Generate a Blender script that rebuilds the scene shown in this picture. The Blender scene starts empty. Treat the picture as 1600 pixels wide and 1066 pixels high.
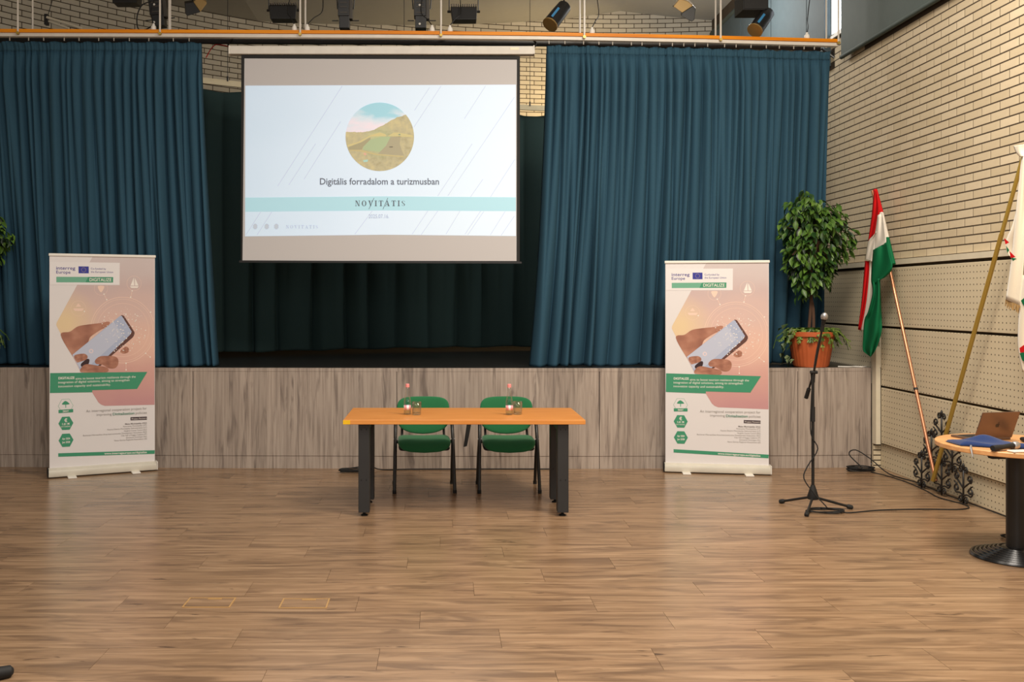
import bpy, bmesh, math, random
import numpy as np
from mathutils import Vector, Matrix
random.seed(7)
scn = bpy.context.scene
COL = scn.collection

# ------------------------------------------------------------------ camera
F, PX, PY, CH = 1500.0, 690.0, 468.0, 1.72      # focal length in pixels, principal point, camera height
cam_d = bpy.data.cameras.new('camera'); cam = bpy.data.objects.new('camera', cam_d); COL.objects.link(cam)
cam.location = (0, 0, CH); cam.rotation_euler = (math.pi/2, 0, 0)
cam_d.sensor_width = 36.0; cam_d.lens = 36.0*F/1600.0
cam_d.shift_x = (800-PX)/1600.0; cam_d.shift_y = -(533-PY)/1600.0
cam_d.clip_end = 100
scn.camera = cam
# ------------------------------------------------------------------ light
w = bpy.data.worlds.new('world'); scn.world = w; w.use_nodes = True
w.node_tree.nodes['Background'].inputs[0].default_value = (1.0, 0.95, 0.88, 1)
w.node_tree.nodes['Background'].inputs[1].default_value = 0.22
def area(name, loc, target, sx, sy, power, col):
    d = bpy.data.lights.new(name, 'AREA'); d.shape = 'RECTANGLE'; d.size = sx; d.size_y = sy
    d.energy = power; d.color = col
    o = bpy.data.objects.new(name, d); COL.objects.link(o); o.location = loc
    o.rotation_euler = (Vector(target)-Vector(loc)).to_track_quat('-Z', 'Y').to_euler()
    return o
area('hall_ceiling_light', (2.5, 5.4, 5.9), (2.9, 6.0, 0), 2.4, 1.4, 400, (1.0, 0.89, 0.74))
area('hall_ceiling_light', (-2.2, 4.4, 5.9), (-2.0, 5.0, 0), 2.4, 1.4, 70, (1.0, 0.91, 0.80))
area('hall_ceiling_light', (0.6, 2.6, 5.9), (0.6, 3.4, 0), 2.4, 1.4, 250, (1.0, 0.91, 0.80))
area('hall_window_light', (0.6, -2.5, 3.6), (0.8, 8.0, 1.2), 5.0, 2.4, 120, (1.0, 0.95, 0.90))
def point(name, loc, power, col, r=0.1):
    d = bpy.data.lights.new(name, 'POINT'); d.energy = power; d.color = col; d.shadow_soft_size = r
    o = bpy.data.objects.new(name, d); COL.objects.link(o); o.location = loc
    return o
area('stage_work_light', (2.9, 14.4, 4.75), (1.7, 16.1, 3.6), 0.5, 0.3, 75, (1.0, 0.72, 0.34))
point('stage_fill_light', (3.4, 12.6, 5.5), 130, (1.0, 0.96, 0.90), 0.25)  # added point source, stands in for window daylight on ceiling and back wall
scn.view_settings.view_transform = 'Standard'; scn.view_settings.look = 'None'
scn.view_settings.exposure = 0.0; scn.view_settings.gamma = 1.0
scn.view_settings.use_curve_mapping = False

# ------------------------------------------------------------------ helpers
def W(px, py, Y): return Vector(((px-PX)/F*Y, Y, CH-(py-PY)/F*Y))
def proj(p): return (PX+F*p[0]/p[1], PY-F*(p[2]-CH)/p[1])
def lin(c):
    c = c/255.0
    return c/12.92 if c <= 0.04045 else ((c+0.055)/1.055)**2.4
def C(r, g, b): return (lin(r), lin(g), lin(b), 1.0)

class NT:
    def __init__(s, name, rough=0.6, metal=0.0, spec=0.5):
        s.m = bpy.data.materials.new(name); s.m.use_nodes = True
        s.t = s.m.node_tree; s.b = s.t.nodes['Principled BSDF']
        s.b.inputs['Roughness'].default_value = rough; s.b.inputs['Metallic'].default_value = metal
        s.b.inputs['Specular IOR Level'].default_value = spec
    def set(s, sock, v):
        if isinstance(v, bpy.types.NodeSocket): s.t.links.new(v, sock)
        else: sock.default_value = v
    def n(s, typ, ins=None, **props):
        nd = s.t.nodes.new(typ)
        for k, v in props.items(): setattr(nd, k, v)
        for k, v in (ins or {}).items(): s.set(nd.inputs[k], v)
        return nd
    def math(s, op, a, b=0.0, c=None):
        ins = {0: a, 1: b}
        if c is not None: ins[2] = c
        return s.n('ShaderNodeMath', ins, operation=op).outputs[0]
    def mix(s, fac, a, b, mode='MIX'):
        nd = s.t.nodes.new('ShaderNodeMix'); nd.data_type = 'RGBA'; nd.blend_type = mode
        s.set(nd.inputs[0], fac); s.set(nd.inputs[6], a); s.set(nd.inputs[7], b)
        return nd.outputs[2]
    def ramp(s, fac, stops):
        nd = s.n('ShaderNodeValToRGB', {0: fac}); e = nd.color_ramp.elements
        while len(e) < len(stops): e.new(0.5)
        for el, (p, c) in zip(e, stops): el.position = p; el.color = c
        return nd.outputs[0]
    def coord(s, kind='Object'): return s.n('ShaderNodeTexCoord').outputs[kind]
    def mapping(s, vec, scale=(1,1,1), loc=(0,0,0), rot=(0,0,0)):
        return s.n('ShaderNodeMapping', {'Vector': vec, 'Scale': scale, 'Location': loc, 'Rotation': rot}).outputs[0]
    def noise(s, vec, scale=5.0, detail=3.0, rough=0.5, dist=0.0):
        return s.n('ShaderNodeTexNoise', {'Vector': vec, 'Scale': scale, 'Detail': detail, 'Roughness': rough, 'Distortion': dist}).outputs[0]
    def bump(s, h, strength=0.2, dist=0.01):
        s.t.links.new(s.n('ShaderNodeBump', {'Height': h, 'Strength': strength, 'Distance': dist}).outputs[0], s.b.inputs['Normal'])
    def col(s, c): s.set(s.b.inputs['Base Color'], c); return s
    def emit(s, c, k): s.set(s.b.inputs['Emission Color'], c); s.b.inputs['Emission Strength'].default_value = k

def plain(name, c, rough=0.6, metal=0.0, var=0.06, scale=9.0, spec=0.5, emit=0.0):
    t = NT(name, rough, metal, spec)
    nz = t.noise(t.coord(), scale, 3.0)
    a = tuple(x*(1-var*2) for x in c[:3])+(1,); b = tuple(min(1, x*(1+var*2)) for x in c[:3])+(1,)
    cc = t.mix(nz, a, b); t.col(cc)
    if emit: t.emit(cc, emit)
    return t.m

class B:
    def __init__(s): s.v = []; s.f = []
    def add(s, vs, fs):
        o = len(s.v); s.v += [tuple(p) for p in vs]; s.f += [tuple(i+o for i in f) for f in fs]; return s
    def box(s, x0, x1, y0, y1, z0, z1):
        return s.add([(x0,y0,z0),(x1,y0,z0),(x1,y1,z0),(x0,y1,z0),(x0,y0,z1),(x1,y0,z1),(x1,y1,z1),(x0,y1,z1)],
                     [(3,2,1,0),(4,5,6,7),(0,1,5,4),(1,2,6,5),(2,3,7,6),(3,0,4,7)])
    def obox(s, c, ax, ay, az):           # oriented box: centre and three half-axis vectors
        c, ax, ay, az = map(Vector, (c, ax, ay, az)); vs = []
        for k in (-1, 1):
            for i, j in ((-1,-1),(1,-1),(1,1),(-1,1)): vs.append(c+i*ax+j*ay+k*az)
        return s.add(vs, [(3,2,1,0),(4,5,6,7),(0,1,5,4),(1,2,6,5),(2,3,7,6),(3,0,4,7)])
    def tube(s, pts, r, n=8, caps=True):
        pts = [Vector(p) for p in pts]; rr = r if isinstance(r, (list, tuple)) else [r]*len(pts)
        vs = []; fs = []; up = None
        for i, p in enumerate(pts):
            d = (pts[min(i+1, len(pts)-1)]-pts[max(i-1, 0)]).normalized()
            if up is None:
                up = Vector((0,0,1)) if abs(d.z) < 0.9 else Vector((1,0,0))
            a = (up-d*up.dot(d)).normalized(); up = a; b = d.cross(a)
            for k in range(n):
                t = 2*math.pi*k/n; vs.append(p+rr[i]*(math.cos(t)*a+math.sin(t)*b))
        for i in range(len(pts)-1):
            for k in range(n):
                k2 = (k+1) % n; fs.append((i*n+k, i*n+k2, (i+1)*n+k2, (i+1)*n+k))
        if caps:
            fs.append(tuple(range(n-1, -1, -1))); fs.append(tuple(range((len(pts)-1)*n, len(pts)*n)))
        return s.add(vs, fs)
    def lathe(s, prof, c=(0,0,0), n=24, mod=None, M=None):
        vs = []; fs = []; c = Vector(c)
        for i, (r, z) in enumerate(prof):
            for k in range(n):
                t = 2*math.pi*k/n; q = r*(mod(t, i) if mod else 1.0)
                p = Vector((q*math.cos(t), q*math.sin(t), z))
                vs.append((M @ p if M else p)+c)
        for i in range(len(prof)-1):
            for k in range(n):
                k2 = (k+1) % n; fs.append((i*n+k, i*n+k2, (i+1)*n+k2, (i+1)*n+k))
        if prof[0][0] > 1e-5: fs.append(tuple(range(n-1, -1, -1)))
        if prof[-1][0] > 1e-5: fs.append(tuple(range((len(prof)-1)*n, len(prof)*n)))
        return s.add(vs, fs)
    def prism(s, poly, fa, fb):           # polygon of 2D points, two maps to 3D (front and back)
        n = len(poly); vs = [fa(*p) for p in poly]+[fb(*p) for p in poly]
        fs = [tuple(range(n)), tuple(range(2*n-1, n-1, -1))]
        for i in range(n): fs.append((i, (i+1) % n, n+(i+1) % n, n+i)[::-1])
        return s.add(vs, fs)
    def quad(s, sx, sy, sz, e1=0.35, e2=0.35, nu=28, nv=14, c=(0,0,0), warp=None):   # superellipsoid cushion
        vs = []; fs = []
        pw = lambda x, e: math.copysign(abs(x)**e, x)
        for j in range(nv+1):
            ph = -math.pi/2+math.pi*j/nv
            for i in range(nu):
                t = 2*math.pi*i/nu
                p = [sx*pw(math.cos(ph), e1)*pw(math.cos(t), e2), sy*pw(math.cos(ph), e1)*pw(math.sin(t), e2), sz*pw(math.sin(ph), e1)]
                if warp: p = warp(p)
                vs.append((p[0]+c[0], p[1]+c[1], p[2]+c[2]))
        for j in range(nv):
            for i in range(nu):
                i2 = (i+1) % nu; fs.append((j*nu+i, j*nu+i2, (j+1)*nu+i2, (j+1)*nu+i))
        return s.add(vs, fs)
    def mesh(s, name, mat, smooth=False):
        me = bpy.data.meshes.new(name); me.from_pydata(s.v, [], s.f); me.validate()
        bm = bmesh.new(); bm.from_mesh(me); bmesh.ops.recalc_face_normals(bm, faces=bm.faces); bm.to_mesh(me); bm.free()
        if mat: me.materials.append(mat)
        if smooth:
            me.polygons.foreach_set('use_smooth', [True]*len(me.polygons))
            if smooth != 'all':
                me.update()
                try: me.set_sharp_from_angle(angle=math.radians(40))
                except Exception: pass
        return me
    def obj(s, name, mat, parent=None, smooth=False, bevel=0):
        o = bpy.data.objects.new(name, s.mesh(name, mat, smooth)); COL.objects.link(o)
        if parent is not None: attach(o, parent)
        if bevel:
            md = o.modifiers.new('bevel', 'BEVEL'); md.width = bevel; md.segments = 2; md.limit_method = 'ANGLE'
        return o
def rootmat(o):
    m = o.matrix_basis.copy()
    if o.parent: m = rootmat(o.parent) @ o.matrix_parent_inverse @ m
    return m
def attach(o, parent):
    o.parent = parent; o.matrix_parent_inverse = rootmat(parent).inverted()
def tag(o, label=None, cat=None, group=None, kind=None):
    if label: o['label'] = label
    if cat: o['category'] = cat
    if group: o['group'] = group
    if kind: o['kind'] = kind
    return o
def thing(name, label, cat, loc=(0,0,0), rz=0.0, group=None):
    o = bpy.data.objects.new(name, None); COL.objects.link(o); o.empty_display_size = 0.1
    o.location = loc; o.rotation_euler = (0, 0, rz)
    return tag(o, label, cat, group)
def struct(o): o['kind'] = 'structure'; return o
def copy_tree(o, parent=None):
    c = o.copy(); COL.objects.link(c)
    if parent is not None: c.parent = parent
    for ch in list(o.children): copy_tree(ch, c)
    return c
def inst(name, mesh, parent, loc, rot=(0,0,0), scale=(1,1,1)):
    o = bpy.data.objects.new(name, mesh); COL.objects.link(o)
    o.location = loc; o.rotation_euler = rot; o.scale = scale
    if parent is not None:
        o.parent = parent; o.matrix_parent_inverse = rootmat(parent).inverted()
    return o
def interp(pts):
    xs = [p[0] for p in pts]; ys = [p[1] for p in pts]
    return lambda x: float(np.interp(x, xs, ys))
def smooth_path(pts, sub=6):
    out = []; P = [Vector(p) for p in pts]
    for i in range(len(P)-1):
        p0 = P[max(i-1,0)]; p1 = P[i]; p2 = P[i+1]; p3 = P[min(i+2, len(P)-1)]
        for k in range(sub):
            t = k/sub
            out.append(0.5*((2*p1)+(p2-p0)*t+(2*p0-5*p1+4*p2-p3)*t*t+(3*p1-p0-3*p2+p3)*t**3))
    out.append(P[-1]); return out
_tc = {}
def text_mesh(s, bold=0.0, spacing=1.0):
    key = (s, bold, spacing)
    if key not in _tc:
        cu = bpy.data.curves.new('lettering', 'FONT'); cu.body = s; cu.size = 1.0; cu.offset = bold
        cu.resolution_u = 3; cu.space_character = spacing
        ob = bpy.data.objects.new('lettering', cu); COL.objects.link(ob)
        dg = bpy.context.evaluated_depsgraph_get(); dg.update()
        me = bpy.data.meshes.new_from_object(ob.evaluated_get(dg))
        vs = [(v.co.x, v.co.y) for v in me.vertices]; fs = [tuple(p.vertices) for p in me.polygons]
        bpy.data.objects.remove(ob); bpy.data.meshes.remove(me); bpy.data.curves.remove(cu)
        _tc[key] = (vs, fs)
    return _tc[key]
def put_text(s, x0, x1, ybase, ycap, fmap, name, mat, parent, bold=0.0, spacing=1.0):
    """lettering between x0..x1, baseline ybase, capital top ycap in sheet units; fmap maps sheet units to 3D"""
    vs, fs = text_mesh(s, bold, spacing)
    mx0 = min(v[0] for v in vs); mx1 = max(v[0] for v in vs)
    b = B(); b.add([fmap(x0+(v[0]-mx0)/(mx1-mx0)*(x1-x0), ybase+(ycap-ybase)*v[1]/0.70) for v in vs], fs)
    return b.obj(name, mat, parent)
# ------------------------------------------------------------------ materials
def wood_floor():
    t = NT('floor_laminate', 0.27, 0, 0.5)
    rnd = t.n('ShaderNodeObjectInfo').outputs['Random']
    off = t.n('ShaderNodeCombineXYZ', {0: t.math('MULTIPLY', rnd, 37.0), 1: t.math('MULTIPLY', rnd, 91.0), 2: 0.0}).outputs[0]
    v = t.n('ShaderNodeVectorMath', {0: t.coord(), 1: off}, operation='ADD').outputs[0]
    grain = t.noise(t.mapping(v, (1.3, 24.0, 1.0)), 1.0, 6.0, 0.62, 0.8)
    broad = t.noise(t.mapping(v, (1.6, 9.0, 1.0)), 1.0, 3.0, 0.55, 1.1)
    knots = t.noise(t.mapping(v, (5.0, 24.0, 1.0)), 1.0, 2.0, 0.5, 0.6)
    c = t.ramp(grain, [(0.27, C(112,87,65)), (0.5, C(145,116,89)), (0.73, C(168,139,110))])
    c = t.mix(t.ramp(broad, [(0.33, (0.8,0.8,0.8,1)), (0.52, (0,0,0,1))]), c, C(104,81,62))
    c = t.mix(t.ramp(knots, [(0.24, (0.8,0.8,0.8,1)), (0.32, (0,0,0,1))]), c, C(66,48,36))
    tone = t.math('MULTIPLY_ADD', rnd, 0.10, 0.95)
    c = t.mix(1.0, c, t.n('ShaderNodeCombineXYZ', {0: tone, 1: tone, 2: tone}).outputs[0], 'MULTIPLY')
    t.col(c); t.bump(grain, 0.06, 0.004); return t.m
def stage_wood():
    t = NT('stage_front_laminate', 0.5, 0, 0.35)
    co = t.coord(); sep = t.n('ShaderNodeSeparateXYZ', {0: co})
    rx = t.math('ADD', sep.outputs[0], t.math('MULTIPLY', t.noise(t.mapping(co, (0.0, 0.0, 0.0)), 1.0), 0.0))
    strip = t.math('FLOOR', t.math('DIVIDE', t.math('ADD', rx, 20.0), 0.137))
    wn = t.n('ShaderNodeTexWhiteNoise', {'W': strip}, noise_dimensions='1D').outputs[0]
    off = t.n('ShaderNodeCombineXYZ', {0: t.math('MULTIPLY', wn, 13.0), 1: 0.0, 2: t.math('MULTIPLY', wn, 57.0)}).outputs[0]
    v = t.n('ShaderNodeVectorMath', {0: co, 1: off}, operation='ADD').outputs[0]
    grain = t.noise(t.mapping(v, (42.0, 1.0, 1.6)), 1.0, 4.0, 0.6, 0.3)
    broad = t.noise(t.mapping(v, (11.0, 1.0, 1.1)), 1.0, 3.0, 0.55, 1.2)
    c = t.ramp(grain, [(0.25, C(130,117,108)), (0.52, C(168,154,143)), (0.78, C(184,171,159))])
    c = t.mix(t.ramp(broad, [(0.31, (0.7,0.7,0.7,1)), (0.45, (0,0,0,1))]), c, C(102,90,84))
    tone = t.math('MULTIPLY_ADD', wn, 0.18, 0.90)
    c = t.mix(1.0, c, t.n('ShaderNodeCombineXYZ', {0: tone, 1: tone, 2: tone}).outputs[0], 'MULTIPLY')
    t.col(c); t.bump(grain, 0.08, 0.004); return t.m
def brick_mat(name, c0, c1):
    t = NT(name, 0.8, 0, 0.2)
    rnd = t.n('ShaderNodeObjectInfo').outputs['Random']
    nz = t.noise(t.coord(), 22.0, 4.0); big = t.noise(t.coord('Generated'), 3.0, 2.0)
    c = t.mix(rnd, c0, c1); c = t.mix(t.math('MULTIPLY', nz, 0.35), c, tuple(x*0.72 for x in c0[:3])+(1,))
    t.col(c); t.bump(nz, 0.25, 0.004); return t.m
def pegboard():
    t = NT('perforated_panel', 0.55, 0, 0.3)
    sep = t.n('ShaderNodeSeparateXYZ', {0: t.coord()})
    def cell(s): return t.math('SUBTRACT', t.math('FRACT', t.math('DIVIDE', s, 0.052)), 0.5)
    a = cell(t.math('ADD', sep.outputs[1], 0.0)); b = cell(sep.outputs[2])
    d = t.math('SQRT', t.math('ADD', t.math('MULTIPLY', a, a), t.math('MULTIPLY', b, b)))
    hole = t.math('LESS_THAN', d, 0.12)
    nz = t.noise(t.coord(), 2.0, 3.0)
    base = t.mix(nz, C(200,186,158), C(214,201,174))
    t.col(t.mix(hole, base, C(70,60,48)))
    t.bump(t.math('SUBTRACT', 1.0, hole), 0.5, 0.004); return t.m
def cloth(name, c0, c1, rough=0.85, sheen=0.25):
    t = NT(name, rough, 0, 0.15)
    co = t.coord(); weave = t.noise(t.mapping(co, (260, 260, 120)), 1.0, 2.0); big = t.noise(co, 1.3, 3.0)
    t.col(t.mix(t.math('MULTIPLY_ADD', weave, 0.6, t.math('MULTIPLY', big, 0.4)), c0, c1))
    t.b.inputs['Sheen Weight'].default_value = sheen
    t.bump(weave, 0.12, 0.002); return t.m
M = {}
M['floor'] = wood_floor(); M['stage'] = stage_wood()
M['brick'] = brick_mat('cream_brick', C(203,186,156), C(219,203,175))
M['brick_back'] = brick_mat('pale_brick', C(196,187,170), C(212,203,186))
M['mortar'] = plain('dark_mortar', C(74,62,48), 0.95)
M['peg'] = pegboard()
M['cream'] = plain('cream_paint', C(214,204,182), 0.5)
M['darkgap'] = plain('dark_gap', C(62,54,44), 0.9)
M['curtain'] = cloth('blue_stage_curtain', C(42,73,92), C(54,87,106), 0.85, 0.0)
M['rear'] = cloth('shaded_stage_curtain', C(40,60,62), C(52,70,68), 0.9, 0.0)  # same fabric as the front curtains, its unlit look put into the colour
M['blind'] = plain('blue_grey_blind', C(72,86,92), 0.75)
M['blind_dark'] = plain('dark_green_blind', C(70,82,78), 0.75)
M['white'] = plain('white_paint', C(232,228,220), 0.5, var=0.02)
M['ceil'] = plain('ceiling_paint', C(192,190,184), 0.8, var=0.02)
M['stagefloor'] = plain('black_stage_floor', C(28,26,25), 0.35)
M['black'] = plain('black_metal', C(26,25,25), 0.42, 0.0)
M['blackrough'] = plain('black_rubber', C(22,21,21), 0.7)
M['table_black'] = plain('charcoal_leg', C(42,42,43), 0.5)
M['beam'] = (lambda t: (t.col(t.ramp(t.noise(t.mapping(t.coord(), (0.8, 8, 22)), 1.0, 4.0), [(0.3, C(212,122,6)), (0.7, C(236,150,16))])), t.m)[1])(NT('varnished_beam', 0.45, 0, 0.25))
M['alu'] = plain('silver_plastic', C(226,222,214), 0.4, 0.0)
M['track'] = plain('white_track', C(214,208,198), 0.4)
M['orange'] = (lambda t: (t.col(t.ramp(t.noise(t.mapping(t.coord(), (3, 26, 26)), 1.0, 4.0), [(0.3, C(206,130,58)), (0.7, C(222,150,76))])), t.m)[1])(NT('orange_beech_laminate', 0.36))
M['lighttable'] = (lambda t: (t.col(t.ramp(t.noise(t.mapping(t.coord(), (4, 30, 26)), 1.0, 4.0), [(0.3, C(204,146,92)), (0.7, C(220,166,112))])), t.m)[1])(NT('beech_laminate', 0.38))
M['green'] = cloth('green_upholstery', C(32,98,62), C(48,120,76), 0.9, 0.2)
M['yellow'] = plain('yellow_tape', C(240,190,20), 0.5)
def clear(name, tint, gloss):
    m = bpy.data.materials.new(name); m.use_nodes = True; t = m.node_tree; t.nodes.clear()
    o = t.nodes.new('ShaderNodeOutputMaterial'); mx = t.nodes.new('ShaderNodeMixShader'); tr = t.nodes.new('ShaderNodeBsdfTransparent'); gl = t.nodes.new('ShaderNodeBsdfGlossy')
    lw = t.nodes.new('ShaderNodeLayerWeight'); lw.inputs[0].default_value = gloss
    tr.inputs[0].default_value = tint; gl.inputs['Roughness'].default_value = 0.06
    t.links.new(lw.outputs['Facing'], mx.inputs[0]); t.links.new(tr.outputs[0], mx.inputs[1]); t.links.new(gl.outputs[0], mx.inputs[2]); t.links.new(mx.outputs[0], o.inputs[0])
    return m
M['glass'] = clear('clear_glass', (0.93, 0.96, 0.96, 1), 0.22)
M['water'] = clear('sparkling_water', (0.88, 0.93, 0.96, 1), 0.10)
M['pink'] = plain('pink_cap', C(240,150,150), 0.45)
M['pinklabel'] = (lambda t: (t.col(t.ramp(t.n('ShaderNodeTexWave', {'Vector': t.coord(), 'Scale': 9.0, 'Distortion': 1.5}).outputs[1], [(0.35, C(238,236,236)), (0.55, C(236,158,166))])), t.m)[1])(NT('pink_bottle_label', 0.5))
M['copper'] = NT('copper_tube', 0.3, 0.6).col(C(196,132,98)).m
M['brass'] = NT('brass_tube', 0.34, 0.45).col(C(178,150,70)).m
M['terracotta'] = plain('terracotta_plastic', C(186,92,48), 0.55)
M['soil'] = plain('dark_soil', C(48,36,28), 0.95)
M['bark'] = plain('brown_stem', C(84,58,42), 0.85)
M['red'] = cloth('red_flag_cloth', C(190,18,22), C(206,26,28), 0.7, 0)
M['wflag'] = cloth('white_flag_cloth', C(222,214,202), C(234,228,218), 0.7, 0)
M['gflag'] = cloth('green_flag_cloth', C(12,94,58), C(20,110,68), 0.7, 0)
M['silk'] = cloth('ivory_silk', C(222,208,184), C(238,228,206), 0.4, 0.4)
M['fringe'] = plain('gold_fringe', C(150,118,70), 0.7)
M['navy'] = cloth('navy_cloth', C(26,44,88), C(36,58,108), 0.9, 0.3)
M['laptop'] = plain('space_grey_metal', C(120,100,88), 0.35, 0.6, var=0.02)
M['laptop_dark'] = plain('dark_logo', C(48,40,38), 0.3)
M['phone'] = plain('white_plastic', C(226,220,210), 0.4)
M['grille'] = plain('mic_grille', C(176,176,178), 0.35, 0.8)
M['brasslid'] = plain('brass_lid_edge', C(190,150,96), 0.35, 0.2)
def leafmat(name, a, b, c):
    t = NT(name, 0.42, 0, 0.4)
    r = t.n('ShaderNodeObjectInfo').outputs['Random']; nz = t.noise(t.coord(), 11.0, 1.0)
    f = t.math('FRACT', t.math('ADD', r, t.math('MULTIPLY', nz, 1.0)))
    t.col(t.ramp(f, [(0.1, a), (0.5, b), (0.9, c)])); return t.m
M['leaf'] = leafmat('ficus_leaf', C(14,32,16), C(34,66,26), C(92,126,46))
M['fern'] = leafmat('fern_leaf', C(50,80,28), C(82,112,42), C(120,142,64))
M['ivy'] = leafmat('ivy_leaf', C(30,50,26), C(58,80,44), C(120,132,96))

# ------------------------------------------------------------------ floor
YS = interp([(-7.0, 9.90), (-4.56, 9.85), (-2.54, 9.79), (-0.45, 9.74), (1.60, 9.74), (3.63, 9.78), (4.40, 9.83)])  # stage front line
SZ = 1.02                                                                                                # stage height
b = B(); b.box(-7.5, 4.75, -4.0, 10.1, -0.12, -0.012)
floor = struct(b.obj('floor', M['floor']))
PWD, PLN, GAP = 0.278, 1.335, 0.0007
row = 0; y = 3.62; plank_meshes = {}
def plank_mesh(L, w):
    k = (round(L, 3), round(w, 3))
    if k not in plank_meshes:
        bb = B(); e = 0.0005
        x, yy = L/2-GAP/2, w/2-GAP/2
        bb.add([(-x,-yy,-.012),(x,-yy,-.012),(x,yy,-.012),(-x,yy,-.012),(-x+e,-yy+e,0),(x-e,-yy+e,0),(x-e,yy-e,0),(-x+e,yy-e,0)],
               [(3,2,1,0),(4,5,6,7),(0,1,5,4),(1,2,6,5),(2,3,7,6),(3,0,4,7)])
        plank_meshes[k] = bb.mesh('plank', M['floor'])
    return plank_meshes[k]
offs = [0.12, 0.63, 0.30, 0.92, 0.47, 0.78, 0.05, 0.55, 0.22, 0.86, 0.38, 0.70]
while y < 9.98:
    x = -5.75 - PLN*offs[row % 12]
    while x < 4.50:
        x1 = min(x+PLN, 4.50)
        if x1 > -5.3 and x1-x > 0.05:
            inst('plank', plank_mesh(x1-x, PWD), floor, ((x+x1)/2, y+PWD/2, 0))
        x += PLN
    y += PWD; row += 1
# ------------------------------------------------------------------ stage
seams = [-7.0, -4.60, -2.535, -0.455, 1.602, 3.628, 4.40]
stage = thing('stage', 'raised stage with grey wood laminate front across the hall', 'stage', (0, 9.8, 0))
bb = B(); n = 24; xs = [-7.0+11.4*i/n for i in range(n+1)]
vs = [(x, YS(x)+0.03, 0) for x in xs]+[(x, YS(x)+0.03, SZ-0.03) for x in xs]
bb.add(vs, [(i, i+1, n+2+i, n+1+i) for i in range(n)])
bb.obj('backing', M['darkgap'], stage)
for x0, x1 in zip(seams[:-1], seams[1:]):
    g = 0.003
    a = Vector((x0+g, YS(x0+g), 0)); c = Vector((x1-g, YS(x1-g), 0)); d = Vector((0, 0.022, 0))
    for nm, z0, z1, off in (('front_panel', 0.130, SZ-0.032, 0.0), ('plinth_board', 0.0, 0.1285, 0.006)):
        o3 = Vector((0, off, 0)); b = B()
        q = [a+o3, c+o3, c+o3+d, a+o3+d]
        b.add([p+Vector((0,0,z0)) for p in q]+[p+Vector((0,0,z1)) for p in q], [(3,2,1,0),(4,5,6,7),(0,1,5,4),(1,2,6,5),(2,3,7,6),(3,0,4,7)])
        b.obj(nm, M['stage'], stage)
b = B(); vs = []
for x in xs:
    y0 = YS(x)-0.003
    vs += [(x, y0, SZ-0.032), (x, y0, SZ), (x, y0+0.07, SZ), (x, y0+0.07, SZ-0.032)]
b.add(vs, [(4*i+k, 4*i+4+k, 4*i+4+(k+1)%4, 4*i+(k+1)%4) for i in range(n) for k in range(4)])
b.obj('edge_nosing', M['stage'], stage)
b = B(); vs = [(x, YS(x)+0.058, SZ-0.002) for x in xs]+[(x, max(YS(x)+0.3, 5.5+math.sqrt(max(0.1, 10.6**2-(x-3.0)**2))-0.03), SZ-0.002) for x in xs]
b.add(vs, [(i, i+1, n+2+i, n+1+i) for i in range(n)])
b.obj('stage_deck', M['stagefloor'], stage)
# ------------------------------------------------------------------ right wall: bricks above perforated panels
WX = 4.50
b = B(); b.box(WX+0.0020, WX+0.25, -1.0, 16.6, 0, 4.42); b.box(WX+0.0020, WX+0.25, -1.0, 16.6, 6.12, 6.8)
b.box(WX+0.0020, WX+0.25, 11.10, 16.6, 4.42, 6.12); b.box(WX+0.0020, WX+0.25, -1.0, 10.35, 4.42, 6.12); b.box(WX+0.0020, WX+0.25, 10.35, 11.10, 4.42, 4.74)
wall_r = struct(b.obj('wall_right', M['mortar']))
BL, BH, CL, CC = 0.25, 0.0642, 0.26, 0.0752
def brick_box(L, m, nm='brick'):
    q = B(); e = 0.001; d = 0.0022; x, z = L/2, BH/2
    q.add([(-x,d,-z),(x,d,-z),(x,d,z),(-x,d,z),(-x+e,0,-z+e),(x-e,0,-z+e),(x-e,0,z-e),(-x+e,0,z-e)],
          [(4,5,6,7),(0,1,5,4),(1,2,6,5),(2,3,7,6),(3,0,4,7)])
    return q
bm_r = brick_box(BL, None).mesh('brick', M['brick'])
cand = []; z = 2.155; r = 0
while z < 4.80:
    y = 5.4+(0.13 if r % 2 else 0.0)
    while y < 15.8:
        lim = 4.70 if 10.3 < y < 11.1 else 4.40
        if z < lim: cand.append((y, z))
        y += CL
    z += CC; r += 1
def vis_r(y, z):
    px, py = proj((WX, y, z)); return 1296 < px < 1610 and -5 < py < 470
front = sorted([c for c in cand if vis_r(*c)], key=lambda c: c[0])[:300]; fs_ = set(front)
for y, z in front: inst('brick', bm_r, wall_r, (WX, y, z), (0, 0, -math.pi/2))
q = B(); proto = brick_box(BL, None)
for c in cand:
    if c not in fs_:
        q.add([(WX+v[1], c[0]-v[0], c[1]+v[2]) for v in proto.v], proto.f)
tag(q.obj('brick_field', M['brick'], wall_r), kind='stuff')
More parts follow.
